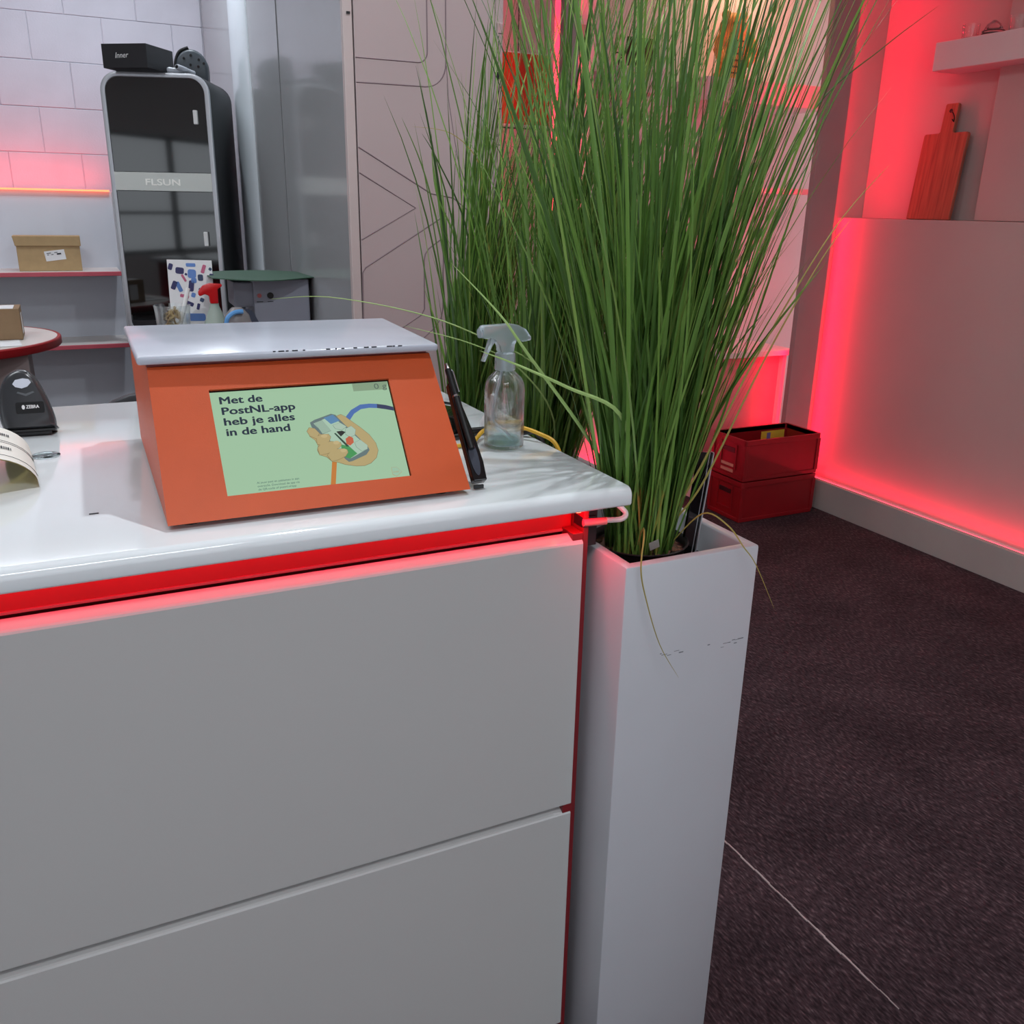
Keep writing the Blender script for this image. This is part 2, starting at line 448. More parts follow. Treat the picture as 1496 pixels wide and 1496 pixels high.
# alcove at the back right
ab = struct(bx('wall_alcove', WALL, None, 1.29, 4.6, 4.40, 4.50, 0, 3.05), 'white back wall of the display alcove')
ls = struct(bx('trim_1', mat('pillar_grey', (150, 136, 136), .45, var=.03), None, 3.531, 3.703, 3.765, 3.800, 0, 3.05, .002), 'flat grey pillar in front of the red glow')
struct(bx('trim_2', MATS['pillar_grey'], None, 2.033, 2.111, 3.765, 3.800, 0, 3.05, .002), 'narrow grey pillar behind the grass')
struct(bx('trim_3', WALL, None, 2.06, 2.268, 3.90, 3.93, 0, 3.05), 'narrow white panel lit red beside the narrow pillar')
# right wall: panel, niche above, baseboard with light trough
wr = struct(bx('wall_right', GREIGE, None, 3.80, 4.60, -3.05, 3.84, 0, 1.530, .002), 'greige lower wall panel under the niche')
struct(bx('wall_niche', GREIGE, None, 3.978, 4.60, -3.05, 3.84, 1.531, 3.05), 'back of the red lit niche')
struct(bx('wall_corner', GREIGE, None, 3.640, 4.60, 3.842, 3.87, 0, 3.05), 'corner wall between pillar and niche')
bb = struct(bx('baseboard_right', BASEB, None, 3.578, 3.608, -3.05, 3.764, 0, .160, .002), 'grey skirting hiding a red light strip')
bx('light_trough', WALL, bb, 3.608, 3.80, -3.05, 3.84, 0, .098)
bx('led_strip', LEDM, bb, 3.747, 3.757, -3.0, 3.76, .099, .104)
bx('led_strip', LEDM, ls, 3.680, 3.690, 3.801, 3.806, .17, 3.0)
bx('led_strip', LEDM, ls, 3.545, 3.555, 3.801, 3.806, .17, 3.0)
# added panel in the niche, its edge drawing a shadow boundary
struct(bx('trim_4', GREIGE, None, 3.935, 3.977, 1.2, 3.10, 1.532, 3.05, .002), 'added slightly proud niche panel marking a shadow boundary')

# ================================================================== COUNTER
cn = thing('counter', 'white glossy service counter with red carcass and wide plain fronts', 'counter', (0, 0, 0))
bx('carcass', REDCARC, cn, -1.60, .6730, 1.180, 1.95, 0, 1.117, label='red counter body')
bx('top_rail', REDCARC, cn, -1.60, .6725, 1.165, 1.180, 1.068, 1.117, .0015)
bx('rail_lip', mat('pinkish_lip', (190, 90, 100), .3, var=.03), cn, -1.60, .6725, 1.1615, 1.1655, 1.0655, 1.0690)
bx('shadow_gap', mat('maroon_gap_shade', (88, 16, 22), .6, var=.05), cn, -1.60, .6725, 1.172, 1.180, 1.02, 1.0655)  # darker red strip, shade of the recess put into its colour
ep = bx('end_panel', DKRED, cn, .6735, .6825, 1.128, 1.95, 0, 1.117, .0008, label='dark red end panel')
def front(z0, z1, name):
    bm = NB()
    pts = [(1.124, z0), (1.124, z1-.004), (1.1255, z1-.001), (1.128, z1+.001), (1.1465, z1+.009), (1.1465, z1-.02), (1.140, z1-.02), (1.140, z0)]
    prism(bm, pts, lambda a, b: (-1.60, a, b), lambda a, b: (.6725, a, b))
    return obj(name, bm, DRAWW, cn, .0015, label='glossy white '+name.replace('_', ' '))
front(.5720, 1.0590, 'front_panel'); front(.072, .5565, 'front_panel')
# inclined light rebate under the worktop, shadow gap and red clips
bx('light_rebate', MATS['maroon_gap_shade'], cn, -1.60, .6725, 1.147, 1.172, .50, 1.045)
bx('plinth', mat('dark_plinth', (40, 38, 40), .6, var=.05), cn, -1.60, .673, 1.16, 1.18, 0, .07)
bx('clip', DKRED, cn, .656, .6735, 1.1245, 1.152, .5560, .5720, .0005)
bx('clip', DKRED, cn, .655, .6735, 1.128, 1.165, 1.060, 1.072, .001)
bx('led_strip', LEDM, cn, -1.58, .645, 1.1335, 1.1385, 1.1168, 1.1188)
bm = NB(); box(bm, -.0035, .0035, 0, .045, -.0025, .0)
o = obj('led_strip_end', bm, LEDHOT, cn, label='bright end of the red light strip'); o.location = (.652, 1.108, 1.116)
bx('bracket', BLACKP, cn, .684, .702, 1.135, 1.155, 1.045, 1.117, .001, label='black cable bracket')
bx('bracket', BLACKP, cn, .672, .700, 1.130, 1.160, 1.078, 1.096, .003)
bm = NB(); tube(bm, [(.672, 1.128, 1.088), (.71, 1.122, 1.088)], .006, 10); obj('cable_plug', bm, mat('pink_plug', (190, 120, 120), .4, var=.05), cn, smooth=True)
bm = NB(); tube(bm, smooth_path([(.715, 1.14, 1.083), (.745, 1.135, 1.082), (.758, 1.14, 1.088), (.752, 1.15, 1.098), (.735, 1.16, 1.112)], 6), [.0045]*25, 8)
obj('cable_plug', bm, WHITEP, cn, smooth=True, label='white plug and lead end')

ct = NB()
R_ = .014
pts = [(1.089, 1.122+.002), (1.089, 1.150-R_)]
for k in range(1, 8):
    a = PI-PI/2*k/7; pts.append((1.089+R_+R_*math.cos(a), 1.150-R_+R_*math.sin(a)))
pts += [(2.008, 1.150), (2.008, 1.120), (1.091, 1.120)]
prism(ct, pts, lambda a, b: (-1.62, a, b), lambda a, b: (.7345, a, b))
top = obj('worktop', ct, COUNTER, None, .003, 3, smooth=True)
tag(top, 'continuous glossy white worktop with rounded front edge on the counter', 'worktop')

# ================================================================== SCALE
sd = thing('display_scale', 'orange parcel scale with sloped front display and grey weighing plate', 'scale', (.073, 1.150, 1.150))
bm = NB()
W_ = .418
side = [(0, .008), (.140, .187), (.470, .187), (.500, .150), (.500, .008)]
# body built as shell with a window cut in the sloped face
s = V((0, .14, .179)).normalized(); nrm = V((1, 0, 0)).cross(s)   # outwards (towards viewer, up)
if nrm.y > 0: nrm = -nrm
def sp(u, v, h=0.0):
    return V((0, 0, .008)) + V((1, 0, 0))*u + s*v + nrm*h
SU0, SU1, SV0, SV1, SL = .0785, .3345, .0315, .1885, .2272
taper = .0045
def edge_u(side_, v): return (taper*v/SL if side_ == 0 else W_-taper*2.2*v/SL)
outer = [(edge_u(0, 0), 0), (edge_u(1, 0), 0), (edge_u(1, SL), SL), (edge_u(0, SL), SL)]
inner = [(SU0, SV0), (SU1, SV0), (SU1, SV1), (SU0, SV1)]
vo = [bm.verts.new(sp(*p)) for p in outer]; vi = [bm.verts.new(sp(*p)) for p in inner]
vd = [bm.verts.new(sp(p[0], p[1], -.006)) for p in inner]
for i in range(4):
    bm.faces.new((vo[i], vo[(i+1) % 4], vi[(i+1) % 4], vi[i]))
    bm.faces.new((vi[i], vi[(i+1) % 4], vd[(i+1) % 4], vd[i]))
L = [vo[0], vo[3]] + [bm.verts.new((taper*.9, y, z)) for y, z in side[2:]]
Rr = [vo[1], vo[2]] + [bm.verts.new((W_-taper*2, y, z)) for y, z in side[2:]]
bm.faces.new(L[::-1]); bm.faces.new(Rr)
for i in range(1, 4): bm.faces.new((L[i], L[i+1], Rr[i+1], Rr[i]))
bm.faces.new((L[4], L[0], Rr[0], Rr[4]))
ed = [e for e in bm.edges if len(e.link_faces) == 2 and e.calc_face_angle(0) > .3 and not (e.verts[0] in vi+vd or e.verts[1] in vi+vd)]
bmesh.ops.recalc_face_normals(bm, faces=bm.faces)
bmesh.ops.bevel(bm, geom=ed, offset=.0025, segments=2, profile=.5, affect='EDGES')
obj('body', bm, ORANGE, sd, label='orange sheet metal housing')
for x in (.03, .38):
    for y in (.03, .44):
        bm = NB(); lathe(bm, [(0, 0), (.012, 0), (.013, .010), (0, .010)], 12, x, y); obj('foot', bm, BLACKP, sd)
bx('underside', BLACKP, sd, .02, .40, .02, .47, .003, .009)
# grey plate
bm = NB(); box(bm, .006, W_-.012, .148, .455, .186, .1915); obj('riser', bm, DKRED, sd)
bm = NB()
P0 = [(-.008, .126), (.4150, .118), (.4375, .455), (-.004, .470)]
prism(bm, P0, lambda a, b: (a, b, .1925), lambda a, b: (a, b, .2035))
pl = obj('weighing_plate', bm, GREYPL, sd, .004, 3, smooth=True, label='grey enamel weighing plate with chipped front edge')
bm = NB()
random.seed(3)
for (a, b_) in ((.17, .215), (.245, .27), (.285, .315), (.335, .355)):
    x = a
    while x < b_:
        w_ = random.uniform(.002, .009); y_ = .126-.008*(x+.008)/.423
        box(bm, x, x+w_, y_+.0010, y_+.0018+random.uniform(0, .0010), .2022, .2037); x += w_+random.uniform(-.001, .012)
obj('paint_chips', bm, INK, pl)['kind'] = 'stuff'
# screen
def emis(name, rgb, k=1.0):
    return mat(name, rgb, .5, emit=lin(rgb), estr=k, spec=0.0)
def SCR(name, rgb):
    mt = bpy.data.materials.new(name); mt.use_nodes = True; nt = mt.node_tree
    b = nt.nodes['Principled BSDF']; b.inputs['Base Color'].default_value = (.02, .02, .02, 1)
    b.inputs['Roughness'].default_value = .12
    b.inputs['Emission Color'].default_value = (*lin(rgb), 1); b.inputs['Emission Strength'].default_value = .82
    return mt
sc = poly('screen', [(SU0, SV0), (SU1, SV0), (SU1, SV1), (SU0, SV1)], SCR('screen_green', (168, 206, 170)), sd,
          lambda a, b, h: sp(a, b, h-.0058), .0006, 'lit display with an app advertisement')
poly('bezel', [(SU0, SV1-.0022), (SU1, SV1-.0022), (SU1, SV1), (SU0, SV1)], BLACKG, sd, lambda a, b, h: sp(a, b, h-.005), .0006)
poly('bezel', [(SU1-.0012, SV0), (SU1, SV0), (SU1, SV1), (SU1-.0012, SV1)], BLACKG, sd, lambda a, b, h: sp(a, b, h-.005), .0006)
def scp(name, pts, rgb, h0):
    return poly(name, pts, SCR(name+'_light', rgb), sc, lambda a, b, h: sp(a, b, h-.0058+h0), .0003)
NAVY = (26, 42, 62)
tm = SCR('screen_navy', NAVY)
def stext(body, u, v, size, width, m_=tm, bold=0, name='lettering'):
    return text(name, body, size, m_, sc, frame_M(sp(u, v, -.0050), (1, 0, 0), s), 0, .0002, width, bold=bold)
stext('Met de', .0910, .1682, .0155, .0567, bold=.00058)
stext('PostNL-app', .0916, .1520, .0155, .0990, bold=.00058)
stext('heb je alles', .0920, .1358, .0155, .0950, bold=.00058)
stext('in de hand', .0926, .1200, .0155, .0850, bold=.00058)
gm = SCR('screen_greytext', (96, 128, 118))
stext('Al jouw post en pakketten in één', .1195, .0462, .0042, .0570, gm)
stext('overzicht. Download de app via', .1197, .0412, .0042, .0565, gm)
stext('de QR-code of postnl.nl/app', .1200, .0364, .0042, .0510, gm)
scp('weight_tab', [(.2795, .1738), (.330, .1735), (.333, .186), (.2795, .1863)], (140, 166, 136), .0005)
stext('0 g', .3115, .1752, .0125, .0190, SCR('screen_grey', (92, 112, 100)))
scp('arm_shape', [(.259, .1334), (.2693, .1442), (.2845, .1518), (.2983, .1522), (.3097, .1508), (.3087, .1442), (.2969, .1456), (.2843, .1445), (.2728, .1381), (.2638, .1275)], (78, 116, 182), .0005)
scp('sleeve_shape', [(.3097, .1508), (.3223, .148), (.3331, .144), (.3332, .1378), (.3209, .1414), (.3087, .1442)], (52, 60, 94), .0005)
scp('orange_stripe', [(.2266, .068), (.2335, .068), (.2245, .0319), (.2175, .0321)], (204, 128, 52), .0005)
SK = (190, 170, 118); SK2 = (178, 156, 104); LN = (134, 120, 84)
HAND = [(.2491, .1372), (.2533, .1383), (.2592, .1341), (.2657, .127), (.2769, .1158), (.2877, .1032), (.2943, .0895), (.2955, .0778), (.2907, .0668), (.281, .0593), (.271, .0564), (.2592, .0572), (.2442, .0612), (.2346, .0658), (.2271, .0673), (.2209, .075), (.2114, .0795), (.2096, .0867), (.2122, .0934), (.2094, .1022), (.2029, .1085), (.2101, .1191)]
def grow(pts, d):
    cx = sum(p[0] for p in pts)/len(pts); cy = sum(p[1] for p in pts)/len(pts)
    out = []
    for x, y in pts:
        L_ = math.hypot(x-cx, y-cy); out.append((x+(x-cx)/L_*d, y+(y-cy)/L_*d))
    return out
scp('hand_outline', grow(HAND, .0006), LN, .0006); scp('hand_shape', HAND, SK, .0008)
PH = [(.2069, .1294), (.214, .1331), (.2391, .1405), (.2453, .1383), (.2482, .1329), (.2543, .1237), (.2689, .1035), (.2821, .0835), (.2832, .0791), (.2771, .0725), (.2555, .0649), (.25, .0641), (.2457, .0688), (.2383, .0837), (.2219, .1066), (.2081, .1222)]
scp('phone_shape', PH, (104, 124, 124), .0012)
scp('phone_screen', [(.2117, .1276), (.2398, .1373), (.2811, .085), (.2773, .0797), (.2538, .0693), (.2476, .0714)], (176, 208, 184), .0014)
scp('blue_square', [(.2274, .1348), (.2414, .1386), (.2493, .1285), (.2359, .1243)], (92, 140, 182), .0016)
scp('card_shape', grow([(.2131, .1281), (.2242, .1314), (.2339, .1141), (.2213, .1102)], .0004), (96, 112, 108), .0016)
scp('card_shape', [(.2131, .1281), (.2242, .1314), (.2339, .1141), (.2213, .1102)], (160, 188, 168), .0018)
scp('green_strip', [(.2438, .0917), (.2549, .0877), (.2643, .0753), (.2523, .0688), (.2463, .0716), (.2431, .0818)], (70, 156, 88), .0016)
scp('dark_line', [(.2375, .1094), (.2396, .1099), (.2549, .0877), (.2515, .0873)], (40, 70, 54), .0018)
scp('black_bird', [(.2413, .1119), (.2494, .1126), (.2542, .11), (.2462, .1036)], (40, 40, 38), .0018)
for q in ([(.2552, .1149), (.264, .1185), (.2694, .1122), (.2663, .1038), (.2591, .1016), (.2535, .1064)], [(.2639, .0925), (.2727, .0959), (.2814, .0864), (.2802, .0808), (.2716, .0781), (.2651, .0852)], [(.2381, .1223), (.2492, .1249), (.2572, .1183), (.2497, .114), (.2409, .1163)]):
    scp('parcel_shape', grow(q, .0004), (110, 130, 118), .0019); scp('parcel_shape', q, (178, 204, 184), .0021)
scp('red_cube', [(.252, .0994), (.2581, .1031), (.2628, .0998), (.2626, .0926), (.2564, .0883), (.2517, .0916)], (204, 100, 66), .0023)
for q in ([(.2001, .1158), (.204, .1211), (.2113, .119), (.2164, .1114), (.2109, .1035), (.2029, .1085)], [(.2115, .1062), (.2185, .1091), (.2289, .1088), (.2313, .1043), (.2279, .0975), (.2166, .093), (.2106, .095)], [(.2101, .0894), (.2156, .0945), (.2305, .0973), (.2431, .0946), (.2442, .0902), (.2401, .0864), (.2231, .0797), (.2111, .0781)], [(.2213, .077), (.2306, .0845), (.2437, .0846), (.2505, .0824), (.251, .0781), (.2466, .0729), (.2352, .0685), (.2258, .0674)]):
    scp('finger_shape', grow(q, .0006), LN, .0024+.0003*q[0][1]); scp('finger_shape', q, SK, .0027)
for cx, cy in ((.2225, .1062), (.2375, .0945), (.2452, .0815)):
    scp('nail_shape', [(cx+.0042*math.cos(a*PI/5)*(1.1), cy+.0028*math.sin(a*PI/5)) for a in range(10)], (204, 184, 134), .0031)
scp('post_emblem', grow([(.3092, .049), (.3167, .0489), (.3232, .041), (.3142, .0349), (.3089, .0384)], .0004), (196, 140, 84), .0005)
scp('post_emblem', [(.3092, .049), (.3167, .0489), (.3232, .041), (.3142, .0349), (.3089, .0384)], (164, 202, 172), .0007)
stext('postnl', .3098, .0408, .0035, .0085, SCR('screen_or', (196, 140, 84)))

# pen holder fixed to the right of the scale, with pen
ph = thing('pen_holder', 'glossy black pen tray leaning along the right side of the orange scale', 'pen holder', (.503, 1.176, 1.152))
hs = V((0, .14, .175)).normalized()
def hp(x, t, h=0): return V((x, 0, .004)) + hs*t + V((0, -.78, .62))*h
bm = NB()
pts = [(0, 0), (.022, 0), (.024, .03), (.021, .075), (.015, .12), (.004, .165), (0, .165)]
prism(bm, pts, lambda a, b: hp(a, b, 0), lambda a, b: hp(a, b, .014))
obj('tray', bm, BLACKG, ph, .002)
bm = NB()
pts = [(.003+.0065*(1-math.cos(2*PI*k/20)), .038-.030*math.cos(PI*0+2*PI*k/20)*1.0) for k in range(20)]
prism(bm, [(.0100+.0070*math.cos(2*PI*k/20), .038+.030*math.sin(2*PI*k/20)) for k in range(20)], lambda a, b: hp(a, b, .0139), lambda a, b: hp(a, b, .0150))
obj('scoop', bm, mat('grey_scoop', (62, 66, 76), .25, var=.05), ph)
bx('clip_wire', BLACKP, ph, .0, .016, -.012, -.008, .0, .006, .001)
pn = thing('ballpoint_pen', 'black ballpoint pen with chrome clip standing in the pen tray', 'pen', tuple(V((.503, 1.176, 1.152))+hp(.008, .05, .0195)))
d_ = (hs*.14+V((-.006, 0, .004)))
bm = NB(); tube(bm, [d_*.0, d_*.35, d_*.93], [.0048, .0052, .0050], 12); obj('barrel', bm, BLACKP, pn, smooth=True)
bm = NB(); tube(bm, [d_*.60, d_*.62], .0056, 12); obj('ring', bm, CHROME, pn, smooth=True, label='chrome ring'); bm = NB(); tube(bm, [d_*.93, d_*.955, d_*1.0], [.005, .0040, .0030], 12); obj('push_button', bm, CHROME, pn, smooth=True, label='chrome push button')
bm = NB(); off = V((.0065, -.001, .001)); tube(bm, [d_*.93+off*.6, d_*.9+off, d_*.66+off], [.0012, .0014, .0012], 6); obj('clip', bm, CHROME, pn)
# second black device behind the scale edge
mk = thing('marker_pen', 'thick black marker with grey end half hidden behind the orange scale edge', 'marker', (.4985, 1.31, 1.24))
bm = NB(); tube(bm, [(.0055, -.02, -.012), (.0055, .035, .05)], .0065, 12); obj('barrel', bm, BLACKP, mk, smooth=True)
bm = NB(); tube(bm, [(.0055, -.034, -.028), (.0055, -.02, -.012)], .0062, 12); obj('cap', bm, mat('grey_green', (70, 92, 80), .4, var=.05), mk, smooth=True)

# black headset-like device and cables behind
hd = thing('card_reader', 'black rounded device lying behind the pen tray on the worktop', 'card reader', (.595, 1.555, 1.150))
bm = NB(); prism(bm, [(.055*math.cos(a), .075*math.sin(a)) for a in [2*PI*k/28 for k in range(28)]], lambda a, b: (a, b, .0), lambda a, b: (a*.8, b*.8, .035)); obj('body', bm, BLACKG, hd, .004, smooth=True)
bx('bar', BLACKP, hd, .02, .11, -.085, -.072, .002, .014, .002)
bx('bar', DKGREY, hd, .02, .11, -.070, -.06, .002, .010, .002)
def cable(name, pts, r, m_, label):
    bm = NB(); tube(bm, smooth_path(pts, 8), r, 8)
    return tag(obj(name, bm, m_, None, smooth=True), label, 'cable')
cable('cable', [(.545, 1.402, 1.1545), (.60, 1.405, 1.1560), (.65, 1.450, 1.166), (.70, 1.425, 1.172), (.728, 1.385, 1.165), (.742, 1.355, 1.154), (.747, 1.33, 1.12)], .0038, YCAB, 'yellow cable looping behind the glass spray bottle')
cable('cable', [(.55, 1.440, 1.1560), (.63, 1.470, 1.1560), (.67, 1.470, 1.1560), (.71, 1.440, 1.1565), (.738, 1.42, 1.158), (.752, 1.40, 1.12)], .0050, BLACKP, 'thick black cable under the yellow cable on the worktop')
cable('cable', [(.515, 1.64, 1.155), (.565, 1.66, 1.18), (.60, 1.68, 1.20), (.65, 1.70, 1.17), (.70, 1.72, 1.155)], .0028, BLACKP, 'thin black cable arching behind the black device')
wl = thing('rubber_bung', 'white rounded plastic piece seen through the glass bottle', 'plastic piece', (.690, 1.520, 1.150))
bm = NB(); lathe(bm, [(0, 0), (.020, 0), (.021, .012), (.012, .026), (.0095, .040), (.012, .050), (.010, .062), (0, .066)], 20); obj('body', bm, WHITEP, wl, smooth=True)

# ================================================================== SPRAY BOTTLE
sb = thing('spray_bottle', 'clear glass spray bottle with milky trigger head, nearly empty', 'spray bottle', (.655, 1.385, 1.1505), .08)
bm = NB()
outer_ = [(0, 0), (.031, 0), (.0345, .003), (.0350, .010), (.0350, .100), (.0335, .112), (.029, .122), (.020, .130), (.0135, .136), (.0130, .142), (.0140, .144), (.0140, .150)]
inner_ = [(.0115, .150), (.0110, .136), (.018, .1275), (.027, .119), (.0312, .110), (.0325, .100), (.0325, .010), (.030, .006), (0, .0055)]
lathe(bm, outer_+inner_, 48)
obj('glass_body', bm, GLASS, sb, smooth=True)
bm = NB(); lathe(bm, [(0, .0062), (.0295, .0066), (.0318, .0085), (.0318, .0095), (0, .0095)], 48); obj('liquid', bm, LIQ, sb, smooth=True, label='shallow pale blue liquid')
bm = NB(); lathe(bm, [(.0142, .134), (.0178, .136), (.0180, .150), (.0170, .164), (.0120, .166), (0, .166)], 32)
obj('collar', bm, CLEARP, sb, smooth=True)
bm = NB()
prof = [(-.049, .192), (-.049, .207), (-.043, .212), (.008, .213), (.020, .211), (.036, .203), (.047, .189), (.046, .184), (.030, .182), (.018, .185), (.014, .178), (.0125, .166), (-.0125, .166), (-.0145, .178), (-.024, .188), (-.033, .192), (-.036, .190)]
prism(bm, prof, lambda a, b: (a, -.0095, b), lambda a, b: (a, .0095, b)); obj('spray_head', bm, CLEARP, sb, .003, smooth=True)
bm = NB()
pts = [(-.030, .192), (-.034, .180), (-.040, .164), (-.045, .152), (-.0415, .152), (-.035, .165), (-.028, .178), (-.019, .188)]
prism(bm, pts, lambda a, b: (a, -.006, b), lambda a, b: (a, .006, b)); obj('trigger', bm, CLEARP, sb, .0015, smooth=True)
bm = NB(); tube(bm, smooth_path([(0, 0, .164), (-.004, 0, .140), (-.014, 0, .105), (-.022, 0, .070), (-.020, 0, .045), (-.002, 0, .028), (.012, 0, .0135)], 6), .0026, 10)
obj('dip_tube', bm, mat('dip_tube_plastic', (214, 220, 230), .3, trans=.3, var=.02), sb, smooth=True)
bm = NB(); tube(bm, [(-.051, 0, .2), (-.046, 0, .2)], .0085, 16); obj('nozzle', bm, CLEARP, sb, smooth=True)

# ================================================================== SCANNER + LABEL ROLL
bs = thing('barcode_scanner', 'dark grey handheld barcode scanner standing on its cradle, silver lens button', 'scanner', (-.098, 1.775, 1.150), -.06)
# rounded teardrop head leaning back
bm = NB()
def outline(t):
    return t
prof = [(-.040, 0), (.040, 0), (.0435, .006), (.0425, .020), (.034, .048), (.022, .074), (.010, .088), (-.002, .092), (-.016, .090), (-.030, .080), (-.040, .062), (-.045, .040), (-.045, .018)]
prof = [(p.x, p.y) for p in smooth_path([(a, b, 0) for a, b in prof+[prof[0]]], 4)][:-1]
lean = V((0, .30, .954)); nf = V((0, -.954, .30))
def sc3(a, b, h): return V((a, 0, .006)) + lean*b*1.18 + nf*h
layers = [(-.020, .86), (-.012, .97), (0, 1.0), (.012, .98), (.020, .90), (.024, .78)]
prev = None
for h, k in layers:
    ring = [bm.verts.new(sc3(a*k, .045+(b-.045)*k if b > .02 else b+(.0 if k > .9 else (1-k)*.02), h)) for a, b in prof]
    if prev:
        for i in range(len(ring)): bm.faces.new((prev[i], prev[(i+1) % len(ring)], ring[(i+1) % len(ring)], ring[i]))
    else: bm.faces.new(ring[::-1])
    prev = ring
bm.faces.new(prev)
obj('head', bm, DKGREY, bs, smooth=True)
def elips(cx, cy, rx, ry, n=20, sq=1): return [(cx+rx*math.copysign(abs(math.cos(2*PI*k/n))**sq, math.cos(2*PI*k/n)), cy+ry*math.copysign(abs(math.sin(2*PI*k/n))**sq, math.sin(2*PI*k/n))) for k in range(n)]
poly('lens_button', [(-.017, .0685), (-.012, .0745), (0.0, .0765), (.009, .075), (.0125, .070), (.006, .064), (-.003, .0615), (-.013, .064)], mat('pale_lens', (206, 212, 224), .15, var=.03, coat=.5), bs, lambda a, b, h: sc3(a, b, h+.0236), .0012, 'pale silver button')
poly('label_plate', rrect(-.016, .029, .024, .041, .003), BLACKG, bs, lambda a, b, h: sc3(a, b, h+.0236), .0010)
text('brand_lettering', 'ZEBRA', .008, WHITEP, bs, frame_M(sc3(.000, .0315, .0248), (1, .0, 0), lean), .0002, .0001, .021)
poly('brand_mark', elips(-.004, .0335, .0026, .0034, 12), WHITEP, bs, lambda a, b, h: sc3(a, b, h+.0247), .0003)
poly('brow_shape', [(-.012, .055), (.002, .050), (.016, .055), (.014, .057), (.002, .0535), (-.010, .057)], mat('grey_brow', (86, 90, 94), .3, var=.04), bs, lambda a, b, h: sc3(a, b, h+.0236), .0008)
poly('base_lip', [(-.041, 0), (.042, 0), (.042, .003), (-.041, .003)], BLACKP, bs, lambda a, b, h: sc3(a, b-.003, h-.01), .034)
bx('cradle', BLACKP, bs, -.035, .035, -.020, .050, 0, .010, .003)

lr = thing('label_roll', 'curling sheet of white barcode labels with a yellow underside at the left edge', 'label roll', (-.16, 1.30, 1.150))
bm = NB()
# half tube of label stock curling over; axis roughly along camera-left
def ringpt(a, t):
    # arch across y, swept along x
    return V((t, .115*math.cos(a), .002+.058*math.sin(a)))
NA, NT = 22, 8
def arch(a, t, up=0.0):
    # half-open curl of label stock, its axis running away from the viewer
    yy = .075+.265*t+.045*max(0, math.cos(a))*(1-t)
    return V((-.012+(.094+up)*math.cos(a)-.018*t, yy, .0012+(.060+up)*math.sin(a)*(1-.10*t)))
def sheet(bm, up, a0, a1):
    g = [[bm.verts.new(arch(a0+(a1-a0)*i/NA, j/NT, up)) for i in range(NA+1)] for j in range(NT+1)]
    for j in range(NT):
        for i in range(NA): bm.faces.new((g[j][i], g[j+1][i], g[j+1][i+1], g[j][i+1]))
bm = NB(); sheet(bm, .0008, .02, PI*.98)
obj('label_sheet', bm, mat('label_paper', (226, 224, 216), .5, var=.02), lr, smooth=True, label='white label stock')
bm = NB(); sheet(bm, -.0006, .02, PI*.98)
obj('backing', bm, mat('yellow_backing', (226, 206, 130), .45, var=.04), lr, smooth=True, label='yellow waxed underside')
bm = NB(); random.seed(8)
for t0 in (.30, .72):
    a = .80
    while a < 2.4:
        w_ = random.choice((.014, .024, .036))
        bm.faces.new([bm.verts.new(arch(aa, tt, .0018)) for aa, tt in ((a, t0), (a+w_, t0), (a+w_, t0+.075), (a, t0+.075))])
        a += w_+random.choice((.012, .020))
for t0 in (.12, .50, .55):
    tube(bm, [arch(.15+2.6*k/20, t0, .0016) for k in range(21)], .00035, 4)
obj('barcode_print', bm, INK, lr)['kind'] = 'stuff'
fs = thing('film_glint_disc', 'clear plastic disc standing in for the glint of film in front of the barcode scanner', 'plastic disc', (-.072, 1.600, 1.1503))  # disc added to give the glint of clear film
bm = NB(); lathe(bm, [(0, .0), (.020, 0), (.022, .002), (.020, .0035), (.010, .0042), (0, .0045)], 28); obj('body', bm, mat('clear_acrylic', (235, 242, 244), .03, trans=1., ior=1.3, var=.01), fs, smooth=True)
bm = NB(); box(bm, -.012, .012, -.0015, .0015, 0, .002)
ms = obj('black_smudge', bm, INK); ms.location = (-.0105, 1.262, 1.1502); tag(ms, 'tiny dark scuff scrap lying in the shadow beside the orange scale', 'scrap'); ms.scale = (.5, 1, .3)

# ================================================================== PLANTERS AND GRASS
def planter(y0, label):
    t = thing('planter', label, 'planter', (.705, y0, 0), group=None)
    X1, Y1, Z1, th = .257, .285, 1.036, .019
    bm = NB()
    o_ = [(0, 0), (X1, 0), (X1, Y1), (0, Y1)]; i_ = [(th, th), (X1-th, th), (X1-th, Y1-th), (th, Y1-th)]
    A = [bm.verts.new((x, y, .0)) for x, y in o_]; B = [bm.verts.new((x, y, Z1)) for x, y in o_]
    D = [bm.verts.new((x, y, Z1)) for x, y in i_]; E_ = [bm.verts.new((x, y, Z1-.16)) for x, y in i_]
    bm.faces.new(A)
    for i in range(4):
        j = (i+1) % 4
        bm.faces.new((A[i], A[j], B[j], B[i])); bm.faces.new((B[i], B[j], D[j], D[i])); bm.faces.new((D[i], D[j], E_[j], E_[i]))
    bm.faces.new(E_[::-1])
    obj('box', bm, PLANTW, t, .004, 2, smooth=True)
    bx('filler', mat('dark_foam', (30, 31, 33), .9, var=.2, vscale=40), t, th, X1-th, th, Y1-th, Z1-.158, Z1-.055)
    return t
p1 = planter(1.050, 'tall square white planter nearest the camera, scuffed, at the end of the counter')
p2 = planter(1.480, 'middle white planter hidden behind the counter end')
p3 = planter(1.900, 'farthest white planter along the counter side')
bm = NB()
random.seed(5)
def scuff(x0, x1, z, bm, amp=.004):
    x = x0
    while x < x1:
        w_ = random.uniform(.003, .012)
        if random.random() < .65:
            zz = z+random.uniform(-amp, amp)
            box(bm, x, x+w_, -.0004, .0002, zz, zz+random.uniform(.0006, .0018))
        x += w_
